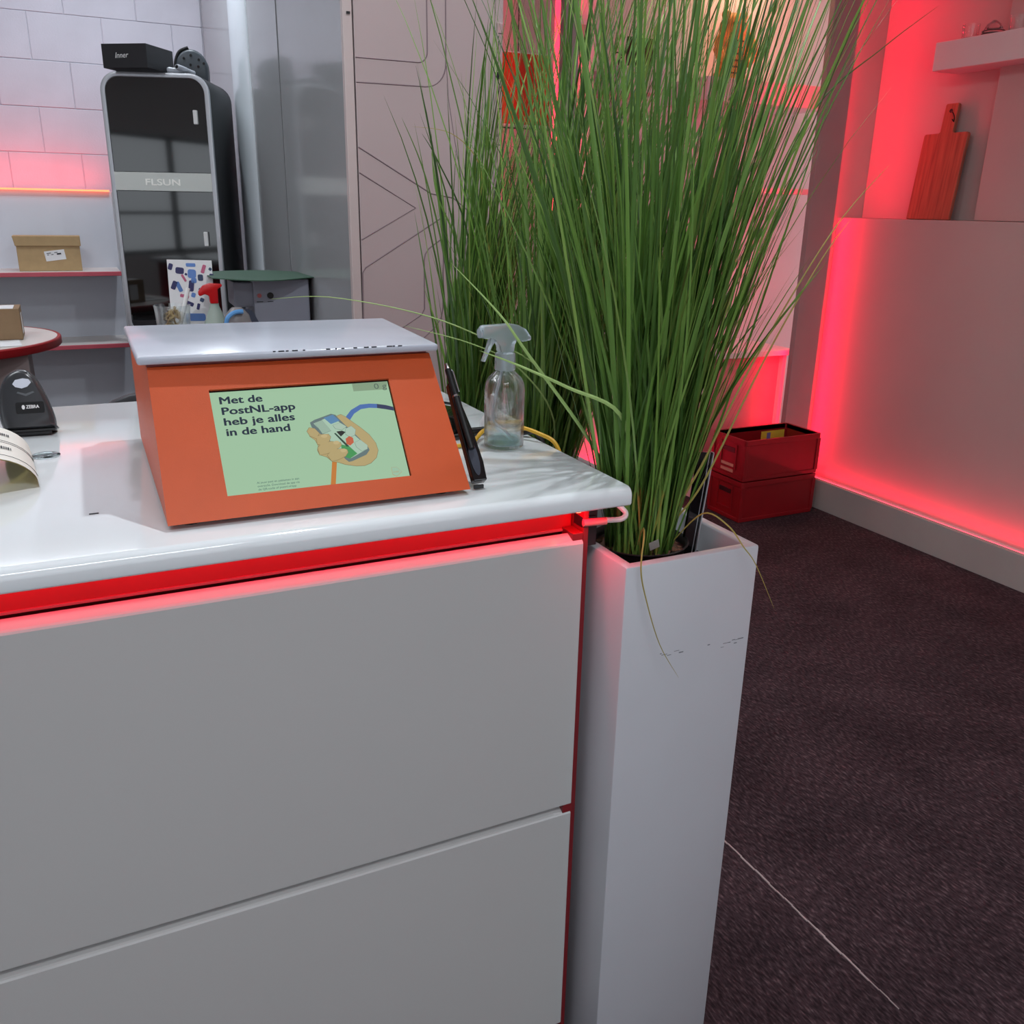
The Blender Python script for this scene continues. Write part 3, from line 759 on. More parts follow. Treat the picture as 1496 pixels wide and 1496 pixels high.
scuff(.03, .055, .868, bm); scuff(.075, .12, .872, bm, .003); scuff(.17, .235, .868, bm, .003); scuff(.195, .235, .863, bm, .002)
obj('scuff_marks', bm, mat('scuff_grey', (118, 118, 124), .6, var=.1), p1, label='grey scuff marks')['kind'] = 'stuff'

def blade_mesh(L, w_, lean_, curl, seg=9, kink=None, name='blade', bend_dir=0.0):
    """blade starts upwards, curves over along +x"""
    bm = NB(); p = V((0, 0, 0)); a = lean_
    rows = []
    lat = 0.0
    for i in range(seg+1):
        t = i/seg
        wd = w_*(.55+.45*min(1, t*5))*(1-t**3)**.8*.5 + .00012
        dr = V((math.sin(a), math.sin(bend_dir*t)*.15, math.cos(a)))
        nrm_ = V((math.cos(a), 0, -math.sin(a)))
        rows.append((bm.verts.new(p+V((0, -wd, 0))), bm.verts.new(p+nrm_*wd*.45), bm.verts.new(p+V((0, wd, 0)))))
        p = p+dr*L/seg
        a += curl*(0.25+1.3*t)/seg
        if kink and abs(t-kink[0]) < .5/seg: a += kink[1]
    for r0, r1 in zip(rows, rows[1:]):
        bm.faces.new((r0[0], r0[1], r1[1], r1[0])); bm.faces.new((r0[1], r0[2], r1[2], r1[1]))
    me = bpy.data.meshes.new(name); bm.to_mesh(me); bm.free()
    for q in me.polygons: q.use_smooth = True
    me.materials.append(GRASS)
    return me
random.seed(11)
VAR = []
for i in range(44):
    k = random.random()
    Lb = random.uniform(1.0, 1.34) if k < .72 else random.uniform(.55, .95)
    wd = random.choice((.0034, .0042, .0050, .0058, .0070))
    kink = (random.uniform(.4, .8), random.uniform(.3, .9)) if random.random() < .06 else None
    VAR.append((blade_mesh(Lb, wd, random.uniform(.0, .06), random.uniform(.02, .30) if random.random() < .8 else random.uniform(.3, .75), kink=kink, bend_dir=random.uniform(-1.5, 1.5)), Lb))
def rand_pose(cx, cy, z0, rad, spread, bias):
    """random root position + orientation of one blade"""
    r = rad*math.sqrt(random.random()); th = random.uniform(0, 2*PI)
    px, py = cx+r*math.cos(th), cy+r*math.sin(th)
    az = th+random.gauss(0, .9)
    tilt = abs(random.gauss(0, spread))*(.35+.65*r/rad)
    dirv = V((math.sin(tilt)*math.cos(az)+bias[0], math.sin(tilt)*math.sin(az)+bias[1], math.cos(tilt))).normalized()
    az2 = math.atan2(dirv.y, dirv.x); t2 = math.acos(max(-1, min(1, dirv.z)))
    q = Quaternion((0, 0, 1), az2) @ Quaternion((0, 1, 0), t2)
    return V((px, py, z0)), q, dirv
def ok_pose(p, d, L_, y_front):
    # blades may not run through the worktop slab or the planter walls
    zt = 1.155
    tt = (zt-p.z)/max(d.z, .2)
    q = p+d*tt
    if q.x < .748: return False
    return True
def grass(name, label, cx, cy, z0, n_parts, n_stuff, spread, bias, rad=.058, zr=1.0, seed=1, fans=()):
    random.seed(seed)
    t = thing(name, label, 'plant', (cx, cy, z0))
    bm = NB(); lathe(bm, [(0, -.09), (.060, -.09), (.078, .004), (.082, .010), (.084, .012), (.082, .0135), (.078, .010), (.0755, .0), (0, -.004)], 36)
    obj('pot', bm, BLACKP, t, smooth=True, label='black plastic nursery pot')
    bm = NB()
    for i in range(150):
        r = .070*math.sqrt(random.random()); a = random.uniform(0, 2*PI)
        s_ = random.uniform(.0035, .007)
        mm = Matrix.Translation((r*math.cos(a), r*math.sin(a), -.003+random.uniform(0, .003))) @ Matrix.Rotation(random.uniform(0, 3), 4, 'Z') @ Matrix.Diagonal((s_, s_*.8, s_*.6, 1))
        bmesh.ops.create_icosphere(bm, subdivisions=1, radius=1, matrix=mm)
    o = obj('pebbles', bm, SOIL, t, smooth=True); o['kind'] = 'stuff'
    cnt = 0; tries = 0
    while cnt < n_parts and tries < 9000:
        tries += 1
        p, q, d = rand_pose(0, 0, 0, rad, spread, bias)
        me, L_ = random.choice(VAR)
        if not ok_pose(p+V((cx, cy, z0)), d, L_, 0): continue
        b = bpy.data.objects.new('blade', me); C.objects.link(b); b.parent = t
        b.rotation_mode = 'QUATERNION'; b.rotation_quaternion = q @ Quaternion((0, 0, 1), random.gauss(0, .7))
        b.location = p; sc_ = random.uniform(.78, 1.05)*zr
        b.scale = (sc_, random.uniform(.9, 1.25), sc_)
        cnt += 1
    verts = []; faces = []; tone = []
    plan = [(spread*.9, bias, .38, .78)]*n_stuff
    for n_, sp_, bi_, lo_, hi_ in fans: plan += [(sp_, bi_, lo_, hi_)]*n_
    for sp_, bi_, lo_, hi_ in plan:
        p, q, d = rand_pose(0, 0, 0, rad, sp_, bi_)
        for k_ in range(6):
            if ok_pose(p+V((cx, cy, z0)), d, 1, 0): break
            p, q, d = rand_pose(0, 0, 0, rad, sp_, bi_)
        me, L_ = random.choice(VAR)
        if not ok_pose(p+V((cx, cy, z0)), d, L_, 0): continue
        qq = q @ Quaternion((0, 0, 1), random.gauss(0, .7)); sc_ = random.uniform(lo_, hi_)*zr
        base = len(verts)
        for v in me.vertices: verts.append(p+qq @ V((v.co.x*sc_, v.co.y*1.05, v.co.z*sc_)))
        faces += [tuple(base+i for i in f.vertices) for f in me.polygons]
        tone += [random.random()]*len(me.vertices)
    m_ = bpy.data.meshes.new('grass_filling'); m_.from_pydata(verts, [], faces); m_.materials.append(GRASS)
    at = m_.attributes.new('tone', 'FLOAT', 'POINT'); at.data.foreach_set('value', tone)
    for q_ in m_.polygons: q_.use_smooth = True
    o = bpy.data.objects.new('grass_filling', m_); C.objects.link(o); o.parent = t; o['kind'] = 'stuff'
    return t
g1 = grass('potted_grass', 'tall artificial green grass in black pot in the nearest planter', .820, 1.188, 1.008, 170, 330, .145, (.042, .0), seed=21, fans=((55, .10, (-.13, .12), .55, .95), (25, .12, (.20, -.02), .35, .8)))
g2 = grass('potted_grass', 'middle clump of tall green grass rising behind the spray bottle', .850, 1.610, .985, 160, 330, .105, (.075, -.02), seed=33, fans=((90, .10, (.22, -.02), .35, .85),))
g3 = grass('potted_grass', 'farthest clump of green grass, leftmost, beside the grooved panel', .865, 2.030, .985, 130, 250, .070, (.050, .0), zr=.88, seed=45, fans=((70, .10, (.22, -.02), .35, .85),))
# individually placed stray blades
def stray(parent, pts, w_, m_=None, label=None):
    loc = parent.location
    path = smooth_path([V(p)-loc for p in pts], 6); bm = NB(); rows = []
    n_ = len(path)
    for i, p in enumerate(path):
        t_ = (path[min(i+1, n_-1)]-path[max(i-1, 0)]).normalized()
        sd_ = t_.cross(V((.43, .85, -.3))).normalized(); k = i/(n_-1)
        wd = w_*.5*(.6+.4*min(1, k*5))*(1-k**2.5)**.8+.0001
        nn = t_.cross(sd_)
        rows.append((bm.verts.new(p-sd_*wd), bm.verts.new(p+nn*wd*.4), bm.verts.new(p+sd_*wd)))
    for a, b in zip(rows, rows[1:]):
        bm.faces.new((a[0], a[1], b[1], b[0])); bm.faces.new((a[1], a[2], b[2], b[1]))
    return obj('blade', bm, m_ or GRASS, parent, smooth=True, label=label)

STR = [
 (g1, [(0.80, 1.17, 1.02), (0.788, 1.17, 1.134), (0.743, 1.15, 1.249), (0.676, 1.2, 1.287), (0.614, 1.25, 1.317), (0.569, 1.3, 1.335)], .0065, PALEG),
 (g1, [(0.80, 1.22, 1.02), (0.785, 1.24, 1.113), (0.745, 1.25, 1.19), (0.639, 1.27, 1.332), (0.604, 1.3, 1.39), (0.542, 1.35, 1.466)], .0060, PALEG),
 (g2, [(0.87, 1.6, .99), (0.85, 1.58, 1.12), (0.810, 1.55, 1.249), (0.686, 1.6, 1.32), (0.579, 1.65, 1.358), (0.434, 1.7, 1.384), (0.336, 1.75, 1.378)], .0030, PALEG),
 (g2, [(0.84, 1.57, .99), (0.806, 1.48, 1.162), (0.716, 1.45, 1.272), (0.622, 1.45, 1.322), (0.512, 1.5, 1.352)], .0032, PALEG),
 (g3, [(0.84, 2.02, .99), (0.845, 2.01, 1.10), (0.838, 2.0, 1.19), (0.788, 1.98, 1.402), (0.728, 1.96, 1.608), (0.672, 1.95, 1.725)], .0058, None),
 (g3, [(0.85, 2.02, .99), (0.86, 2.01, 1.10), (0.865, 2.0, 1.206), (0.818, 2.0, 1.462), (0.767, 2.0, 1.581), (0.757, 2.0, 1.708)], .0060, None),
 (g3, [(0.86, 2.03, .99), (0.865, 2.02, 1.12), (0.875, 2.0, 1.288), (0.839, 2.0, 1.508), (0.772, 2.0, 1.645), (0.735, 2.0, 1.70)], .0050, None),
 (g3, [(0.86, 2.02, .99), (0.90, 2.01, 1.10), (0.914, 2.0, 1.336), (0.882, 2.0, 1.553), (0.871, 2.0, 1.645), (0.805, 2.0, 1.703), (0.712, 2.0, 1.713)], .0034, DRYG),
 (g1, [(0.84, 1.16, 1.02), (0.85, 1.15, 1.06), (0.885, 1.12, 1.161), (0.951, 1.1, 1.326), (1.08, 1.1, 1.522), (1.183, 1.1, 1.625)], .0036, DRYG),
 (g1, [(0.85, 1.16, 1.02), (0.864, 1.15, 1.06), (0.894, 1.12, 1.136), (0.977, 1.1, 1.336), (1.066, 1.1, 1.481), (1.119, 1.1, 1.545)], .0034, DRYG),
 (g1, [(0.85, 1.20, 1.02), (0.88, 1.2, 1.08), (0.945, 1.2, 1.229), (1.022, 1.2, 1.529), (1.109, 1.2, 1.708), (1.238, 1.2, 1.807), (1.35, 1.2, 1.879)], .0032, None),
 (g1, [(0.79, 1.15, 1.02), (0.765, 1.10, 1.075), (0.742, 1.062, 1.078), (0.725, 1.040, 1.035), (0.735, 1.035, .985), (0.762, 1.028, .906), (0.800, 1.022, .842)], .0026, DRYG),
 (g1, [(0.86, 1.15, 1.02), (0.880, 1.10, 1.085), (0.900, 1.06, 1.075), (0.915, 1.035, 1.045), (0.932, 1.02, 1.016), (0.962, 1.0, .943)], .0024, DRYG),
]
for par_, pts_, w_, m_ in STR: stray(par_, pts_, w_, m_)


# things in the front planter
db = thing('tablet_stand', 'glossy black board with silver edge tucked behind the pot in the nearest planter', 'board', (.920, 1.163, .982), 0)
bm = NB(); box(bm, -.028, .0, 0, .006, 0, .185, Matrix.Rotation(.11, 4, 'Y')); obj('board', bm, BLACKG, db, .001)
bm = NB(); box(bm, .0, .0022, -.0012, .0072, 0, .185, Matrix.Rotation(.11, 4, 'Y')); obj('edge', bm, SILVER, db)
bm = NB(); box(bm, -.0075, -.0065, -.001, 0, 0, .185, Matrix.Rotation(.11, 4, 'Y')); obj('edge', bm, SILVER, db)
tg = NB(); box(tg, 0, .019, 0, .0012, 0, .014, Matrix.Rotation(-.25, 4, 'Y'))
tg = obj('plant_tag', tg, mat('clear_tag', (170, 172, 168), .3, trans=.5, var=.03), None, .001); tg.location = (.795, 1.118, 1.026)
tag(tg, 'small whitish plastic tag stuck in the pot of the nearest plant', 'tag')

# ================================================================== RED CRATES
def crate(z, label, holes=True):
    t = thing('storage_crate', label, 'crate', (3.007, 3.462, z), 0, 'stacked red crates')
    X, Y, Z, th = .505, .272, .222, .007
    bm = NB()
    o_ = rrect(.006, X-.006, .006, Y-.006, .012, 3); 
    def wallring(x0, x1, y0, y1, z0, z1, th_):
        a = rrect(x0, x1, y0, y1, .012, 3); b_ = rrect(x0+th_, x1-th_, y0+th_, y1-th_, .008, 3)
        n_ = len(a)
        A = [bm.verts.new((p[0], p[1], z0)) for p in a]; B = [bm.verts.new((p[0], p[1], z1)) for p in a]
        D = [bm.verts.new((p[0], p[1], z1)) for p in b_]; E_ = [bm.verts.new((p[0], p[1], z0)) for p in b_]
        for i in range(n_):
            j = (i+1) % n_
            for q in ((A[i], A[j], B[j], B[i]), (B[i], B[j], D[j], D[i]), (D[i], D[j], E_[j], E_[i]), (E_[i], E_[j], A[j], A[i])): bm.faces.new(q)
    wallring(.006, X-.006, .006, Y-.006, .010, Z-.004, th)
    prism(bm, rrect(.006, X-.006, .006, Y-.006, .012, 3), lambda a, b: (a, b, .004), lambda a, b: (a, b, .014))
    obj('body', bm, CRATE, t)
    bm = NB(); wallring(0, X, 0, Y, Z-.030, Z-.003, .013); obj('rim', bm, CRATE, t, .002)
    bm = NB(); wallring(0, X, 0, Y, 0.002, .022, .013); obj('foot_rim', bm, CRATE, t, .002)
    for x0, x1 in ((0, .022), (X-.022, X)):
        for y0, y1 in ((0, .02), (Y-.02, Y)):
            bx('corner_post', CRATE, t, x0, x1, y0, y1, .02, Z-.030, .002)
    bm = NB(); box(bm, .0, .0062, .07, .082, .045, Z-.04); box(bm, .0, .0062, Y-.082, Y-.07, .045, Z-.04); box(bm, 0, .0062, .08, Y-.08, .05, .06); obj('side_rib', bm, CRATE, t)
    bx('handle_slot', BLACKP, t, .0035, .0064, .088, Y-.088, Z-.085, Z-.060, .001, label='dark grip opening')
    return t
c1 = crate(.0, 'lower red plastic crate of the stack standing on the carpet')
c2 = crate(.223, 'upper red plastic crate of the stack with a yellow label inside')
bx('label_sticker', YELLOW, c2, .32, .49, .2565, .2580, .10, .185, label='yellow and lilac label'); bx('label_sticker', PURPLE, c2, .36, .385, .2558, .2566, .11, .175)
bx('label_sticker', mat('cream_sticker', (200, 150, 130), .6, var=.05), c2, .0040, .0060, .09, .19, .03, .075)

# ================================================================== DESK IN ALCOVE
dk = thing('alcove_table', 'white table under the shelves of the red lit alcove', 'table', (3.02, 3.88, 0))
bx('table_top', TABW, dk, 0, .635, 0, .48, .790, .820, .002)
bx('side_panel', TABW, dk, .575, .600, .03, .46, 0, .79, .001); bx('side_panel', TABW, dk, .02, .045, .03, .46, 0, .79, .001)
bx('front_apron', mat('red_glow_panel', (190, 130, 132), .5, var=.04), dk, .045, .575, .06, .075, .10, .79)  # red glow mixed into the white apron's colour
# shelves in the alcove
def wshelf(x0, x1, y0, y1, z0, z1, label):
    return tag(bx('wall_shelf', WALL, None, x0, x1, y0, y1, z0, z1, .002), label, 'shelf')
wshelf(3.02, 3.86, 4.05, 4.398, 2.085, 2.196, 'thick white wall shelf lit red carrying the carved figure')
wshelf(3.20, 3.86, 4.05, 4.398, 1.648, 1.676, 'thin white wall shelf below the thick shelf')
wshelf(2.50, 2.765, 4.05, 4.398, 2.095, 2.206, 'small white wall shelf behind the grass under the dark frame')
pf = thing('picture_frame', 'small dark framed picture standing on the small alcove shelf', 'picture frame', (2.60, 4.15, 2.2065))
bx('frame', mat('dark_frame', (52, 20, 22), .4, var=.1), pf, 0, .150, 0, .016, 0, .145, .002)
bx('picture', mat('olive_print', (74, 72, 38), .5, col2=(40, 30, 20), vscale=12), pf, .022, .128, -.0015, 0, .02, .125)
tw = NB(); tube(tw, smooth_path([(2.56, 4.16, 2.207), (2.555, 4.155, 2.24), (2.57, 4.15, 2.26), (2.545, 4.15, 2.275), (2.53, 4.15, 2.27)], 5), .003, 6)
tag(obj('dried_twig', tw, BLACKP, None, smooth=True), 'small black twig beside the dark framed picture', 'twig')
# carved wooden figure: a slotted standing bear-like plaque, plain
fg = thing('carved_figure', 'pale yellow lit carved wooden figurine on the thick alcove shelf', 'figurine', (3.24, 4.16, 2.197))
bm = NB()
random.seed(2)
prof = [(.0, 0), (.085, .0), (.080, .03), (.060, .05), (.075, .09), (.092, .14), (.088, .19), (.070, .23), (.072, .262), (.056, .295), (.030, .315), (0, .32)]
rings = []
for r, z in [p for p in prof if p[0] > 0]:
    rings.append([bm.verts.new((1.15*r*math.cos(2*PI*i/22)*(1+.10*math.sin(5*i+z*60)), .55*r*math.sin(2*PI*i/22), z)) for i in range(22)])
for a, b in zip(rings, rings[1:]):
    for i in range(22): bm.faces.new((a[i], a[(i+1) % 22], b[(i+1) % 22], b[i]))
bm.faces.new(rings[0][::-1]); bm.faces.new(rings[-1])
obj('torso', bm, GOLDW, fg, smooth=True)
for sx in (-1, 1):
    bm = NB(); tube(bm, smooth_path([(sx*.07, -.02, .22), (sx*.115, -.03, .17), (sx*.10, -.045, .11), (sx*.06, -.05, .08)], 5), [.020]*16, 10); obj('arm', bm, GOLDW, fg, smooth=True)
    bm = NB(); bmesh.ops.create_uvsphere(bm, u_segments=12, v_segments=8, radius=.024, matrix=Matrix.Translation((sx*.055, 0, .305))); obj('ear', bm, GOLDW, fg, smooth=True)
    bm = NB(); bmesh.ops.create_uvsphere(bm, u_segments=10, v_segments=8, radius=.009, matrix=Matrix.Translation((sx*.030, -.045, .262))); obj('eye', bm, mat('dark_wood', (84, 44, 20), .5, var=.1), fg, smooth=True)
bm = NB()
for k in range(6): box(bm, -.06+.003*k, .05-.004*k, -.052, -.040, .03+.030*k, .036+.030*k)
obj('carved_ridges', bm, MATS['dark_wood'], fg)
sl = thing('small_spotlight', 'small black spotlight fixed beside the narrow pillar near the top', 'spotlight', (2.145, 3.86, 2.345))
bm = NB(); lathe(bm, [(0, -.040), (.012, -.038), (.020, -.02), (.022, .0), (.014, .02), (0, .03)], 16); obj('head', bm, BLACKP, sl, smooth=True)
bx('bracket', BLACKP, sl, -.004, .004, 0, .04, .0, .01)
tag(bx('junction_box', MATS['pillar_grey'], None, 2.150, 2.195, 3.83, 3.90, 2.25, 2.315, .002), 'small grey box under the black spotlight', 'box')
# poster & calendar
ps = thing('poster', 'plain orange-red poster on the alcove wall left of the narrow pillar', 'poster', (2.017, 4.398, 1.947))
bx('sheet', mat('orange_red_print', (206, 62, 34), .5, var=.03), ps, 0, .350, -.004, 0, .0, .322)
bx('border', PAPER, ps, -.006, .356, -.0025, 0, -.010, .328)
cl = thing('calendar', 'white wall calendar with a thin ruled grid under the orange poster', 'calendar', (2.035, 4.398, 1.42))
bx('sheet', mat('pinkish_paper', (206, 178, 178), .6, var=.02), cl, 0, .30, -.004, 0, 0, .505)
bm = NB()
for k in range(9): box(bm, .055, .28, -.0052, -.004, .07+.05*k, .0716+.05*k)
for x in (.055, .13, .205, .28): box(bm, x, x+.0015, -.0052, -.004, .07, .471)
obj('grid_lines', bm, INK, cl)
bx('top_bar', BLACKP, cl, -.01, .31, -.008, -.004, .505, .511)
tag(bx('wall_cable', INK, None, 2.122, 2.1245, 4.394, 4.399, 2.277, 3.04), 'thin dark vertical cord above the orange poster', 'cord')

# ================================================================== NICHE THINGS
cb = thing('chopping_board', 'reddish wooden chopping board with handle leaning in the niche', 'chopping board', (3.90, 3.335, 1.5315), 0)
cb.rotation_euler = (0, .10, 0)
bm = NB()
prof = [(-.128, 0), (.128, 0), (.128, .395), (.120, .402), (.045, .402), (.038, .408), (.037, .530), (.032, .536), (-.032, .536), (-.037, .530), (-.038, .408), (-.045, .402), (-.120, .402), (-.128, .395)]
prism(bm, prof, lambda a, b: (-.009, a, b), lambda a, b: (.009, a, b)); obj('board', bm, WOODB, cb, .003)
bm = NB(); tube(bm, [(-.0100, 0, .502), (.0100, 0, .502)], .009, 14); obj('hanging_hole', bm, BLACKP, cb)
bm = NB(); tube(bm, smooth_path([(-.010, 0, .500), (-.018, -.020, .490), (-.018, -.034, .470), (-.012, -.030, .452), (-.011, -.018, .462)], 5), .0025, 6); obj('cord', bm, BLACKP, cb, smooth=True, label='dark cord loop')
sr = tag(bx('wall_shelf', WALL, None, 3.80, 3.977, 2.0, 3.362, 2.196, 2.318, .003), 'thick floating white shelf in the red niche at upper right', 'shelf')
for i, (y, lab) in enumerate(((3.23, 'left clear square glass on the niche shelf'), (2.99, 'right clear square glass on the niche shelf'))):
    t = thing('drinking_glass', lab, 'glass', (3.86, y, 2.3185), 0, 'glasses on the niche shelf')
    bm = NB(); lathe(bm, [(0, 0), (.030, 0), (.034, .004), (.038, .062), (.0362, .062), (.032, .007), (0, .006)], 20); obj('glass_wall', bm, GLASS, t, smooth=True)
t = thing('glass_dish', 'clear lidded dish with dark bands between the glasses on the niche shelf', 'dish', (3.86, 3.11, 2.3185))
bm = NB(); lathe(bm, [(0, 0), (.040, 0), (.046, .010), (.044, .016), (.030, .045), (.008, .062), (0, .063)], 24); obj('dish', bm, GLASS, t, smooth=True)
bm = NB(); lathe(bm, [(.047, .003), (.049, .004), (.049, .008), (.047, .009)], 24); lathe(bm, [(.047, .015), (.0485, .016), (.0485, .018), (.047, .019)], 24); obj('dark_band', bm, BLACKP, t)

# ================================================================== LEFT BACK: SHELVING
su = thing('shelving_unit', 'white shelving unit with red shelf edges and slotted uprights against the block wall', 'shelves', (-1.20, 5.08, 0))
bx('back_panel', mat('pale_back_panel', (206, 210, 220), .35, var=.02), su, 0, 1.46, .33, .345, .02, 1.588, .001)
for z in (1.205, .845, .45):
    s_ = bx('shelf', TABW, su, 0, 1.435, .0, .33, z-.012, z, .001)
    bx('shelf_edge', PINKRED, s_, -.0, 1.437, -.012, 0, z-.020, z+.001, .002, label='red shelf front edge')
for x in (.0, 1.435):
    u_ = bx('upright', mat('white_upright', (190, 192, 198), .4, var=.02), su, x, x+.030, -.005, .03, 0, 1.585, .001)
    bm = NB(); z = .1
    while z < 1.55:
        box(bm, x+.006, x+.011, -.0062, -.005, z, z+.026); box(bm, x+.019, x+.024, -.0062, -.005, z, z+.026); z += .05
    obj('slots', bm, INK, u_)
bx('top_light_line', LEDEDGE, su, 0, 1.44, .31, .328, 1.589, 1.597, label='glowing orange red light line')
cbx = thing('cardboard_box', 'flat tan cardboard box with crooked white label on the upper left shelf', 'cardboard box', (-.222, 5.17, 1.2055))
bx('body', CARD, cbx, 0, .284, 0, .12, 0, .135, .002)
bm = NB(); prism(bm, [(-.012, .168), (.290, .168), (.290, .120), (-.004, .120)], lambda a, b: (a, -.006, b), lambda a, b: (a, .124, b)); obj('lid', bm, CARD, cbx, .002)
lbl = NB(); box(lbl, 0, .092, -.0012, 0, 0, .048, Matrix.Rotation(-.12, 4, 'Y')); lb = obj('shipping_label', lbl, PAPER, cbx); lb.location = (.125, 0, .046)
bm = NB()
for a, b, c_, d in ((.01, .03, .036, .039), (.045, .060, .036, .039), (.012, .018, .028, .031), (.030, .040, .028, .031), (.055, .075, .026, .033)):
    box(bm, a, b, -.0018, -.0012, c_, d, Matrix.Rotation(-.12, 4, 'Y'))
o = obj('print', bm, INK, lb)
# round table in front
rt = thing('round_table', 'round white topped table with red rim at the left edge', 'table', (-.49, 3.905, 0))
bm = NB(); lathe(bm, [(0, 1.048), (.422, 1.048), (.424, 1.050), (0, 1.0505)], 64); obj('table_top', bm, TABW, rt, smooth=True)
bm = NB(); lathe(bm, [(0, 1.020), (.428, 1.020), (.431, 1.024), (.431, 1.047), (.428, 1.0505), (.418, 1.0508), (.417, 1.048), (0, 1.0475)], 64); obj('red_rim', bm, ROUNDRED, rt, smooth=True, label='dark red rim')
bx('pedestal', mat('taupe_pedestal', (148, 136, 134), .5, var=.03), rt, -.30, .318, -.25, .05, 0, 1.019, .004)
pb = thing('parcel_box', 'small brown parcel with white label on the round table', 'cardboard box', (-.375, 3.80, 1.052), .0)
bx('body', CARD2, pb, 0, .190, 0, .16, 0, .112, .002)
bx('top_label', PAPER, pb, .0, .170, .005, .13, .112, .1132); bx('side_label', PAPER, pb, .190, .1905, .05, .11, .015, .09)
tp = NB(); box(tp, -.20, .14, -.07, .09, 0, .0012, Matrix.Rotation(.10, 4, 'Z')); tp = obj('paper_sheet', tp, PAPER); tp.location = (-.33, 3.69, 1.0513)
tag(tp, 'printed white sheet lying under the parcel on the round table', 'paper')
bm = NB()
for k in range(7): box(bm, -.12+.03*k, -.11+.03*k+.006*(k % 3), -.055, -.03+.012*(k % 2), .0012, .0016, Matrix.Rotation(.10, 4, 'Z'))
obj('print', bm, INK, tp)
oc = thing('office_chair', 'black chair back just visible behind the worktop left of the scale', 'chair', (.10, 2.80, 0))
bm = NB()
prism(bm, [(.24*math.cos(a), .27*math.sin(a)) for a in [2*PI*k/32 for k in range(32)]], lambda a, b: (a+.06, .0, .745+b), lambda a, b: (a+.06, .04, .745+b)); obj('backrest', bm, mat('black_mesh_fabric', (48, 50, 54), .5, var=.1), oc, .01, smooth=True)
bx('seat', BLACKP, oc, -.18, .30, -.45, .0, .44, .50, .02); bm = NB(); lathe(bm, [(0, .06), (.03, .06), (.03, .44), (0, .44)], 12, .06, -.22); obj('column', bm, BLACKP, oc)
for k in range(5):
    a = 2*PI*k/5; bm = NB(); tube(bm, [(.06, -.22, .07), (.06+.28*math.cos(a), -.22+.28*math.sin(a), .03)], .018, 8); obj('leg', bm, BLACKP, oc)

# ================================================================== 3D PRINTER
pt = thing('enclosed_printer', 'tall black enclosed machine with silver rounded door frame and smoked glass doors', 'printer', (.206, 4.39, .965), math.radians(-22))
PW, PD, PH_ = .44, .41, 1.085
bm = NB(); prism(bm, rrect(.0, PW, .0, PH_, .075, 8), lambda a, b: (a, .022, b), lambda a, b: (a, PD, b))
obj('cabinet', bm, mat('black_cabinet', (22, 23, 26), .5, var=.05), pt, .003, smooth=True, label='black rounded cabinet')
bm = NB()
a_ = rrect(.0, PW, .0, PH_, .075, 8); b_ = rrect(.019, PW-.019, .019, PH_-.019, .058, 8); nn = len(a_)
A = [bm.verts.new((p[0], .0, p[1])) for p in a_]; B = [bm.verts.new((p[0], .0, p[1])) for p in b_]
D = [bm.verts.new((p[0], .024, p[1])) for p in a_]; E_ = [bm.verts.new((p[0], .024, p[1])) for p in b_]
for i in range(nn):
    j = (i+1) % nn
    for q in ((A[i], A[j], B[j], B[i]), (A[i], D[i], D[j], A[j]), (B[i], B[j], E_[j], E_[i]), (D[i], E_[i], E_[j], D[j])): bm.faces.new(q)
obj('door_frame', bm, SILVER, pt, .003, smooth=True, label='silver rounded frame')
bm = NB()
top_ = [p for p in rrect(.018, PW-.018, .5, PH_-.018, .058, 8) if p[1] > .80] 
ud = [(PW-.018, .700)]+[p for p in rrect(.018, PW-.018, .5, PH_-.018, .058, 8) if p[1] > .9]+[(.018, .700)]
prism(bm, ud, lambda a, b: (a, .006, b), lambda a, b: (a, .020, b)); d1 = obj('upper_door', bm, GLASSBLK, pt, label='upper smoked glass door')
bx('door_handle', WHITEP, d1, PW-.070, PW-.052, -.010, .006, .890, .945, .003, label='small white handle')
bm = NB(); prism(bm, [(.018, .10), (PW-.018, .10), (PW-.018, .622), (.018, .622)], lambda a, b: (a, .006, b), lambda a, b: (a, .020, b)); d2 = obj('lower_door', bm, GLASSBLK, pt, label='lower smoked glass door')
bx('door_handle', WHITEP, d2, PW-.070, PW-.052, -.010, .006, .400, .460, .003, label='small white handle')
bm = NB(); prism(bm, [p for p in rrect(.018, PW-.018, .018, .4, .058, 8) if p[1] < .2]+[], lambda a, b: (a, .006, b), lambda a, b: (a, .020, b)); obj('lower_trim', bm, mat('dark_trim', (44, 44, 48), .3, var=.05), pt)
bd = bx('name_band', BANDS, pt, .017, PW-.017, .001, .020, .624, .698, .001, label='silver band with raised lettering')
text('brand_lettering', 'FLSUN', .036, mat('bright_letter', (252, 252, 246), .3, var=.01), bd, frame_M((.145, .0002, .647), (1, 0, 0), (0, 0, 1)), .0006, .0008, .145)
bmx = NB(); box(bmx, 0, .03, 0, .10, .0, .10)
# table under the printer
ut = thing('machine_table', 'white side table carrying the tall black machine', 'table', (.235, 4.15, 0))
bx('table_top', TABW, ut, 0, .500, 0, .80, .925, .963, .003)
for x in (.02, .45):
    for y in (.02, .74): bx('leg', TABW, ut, x, x+.035, y, y+.04, 0, .925)
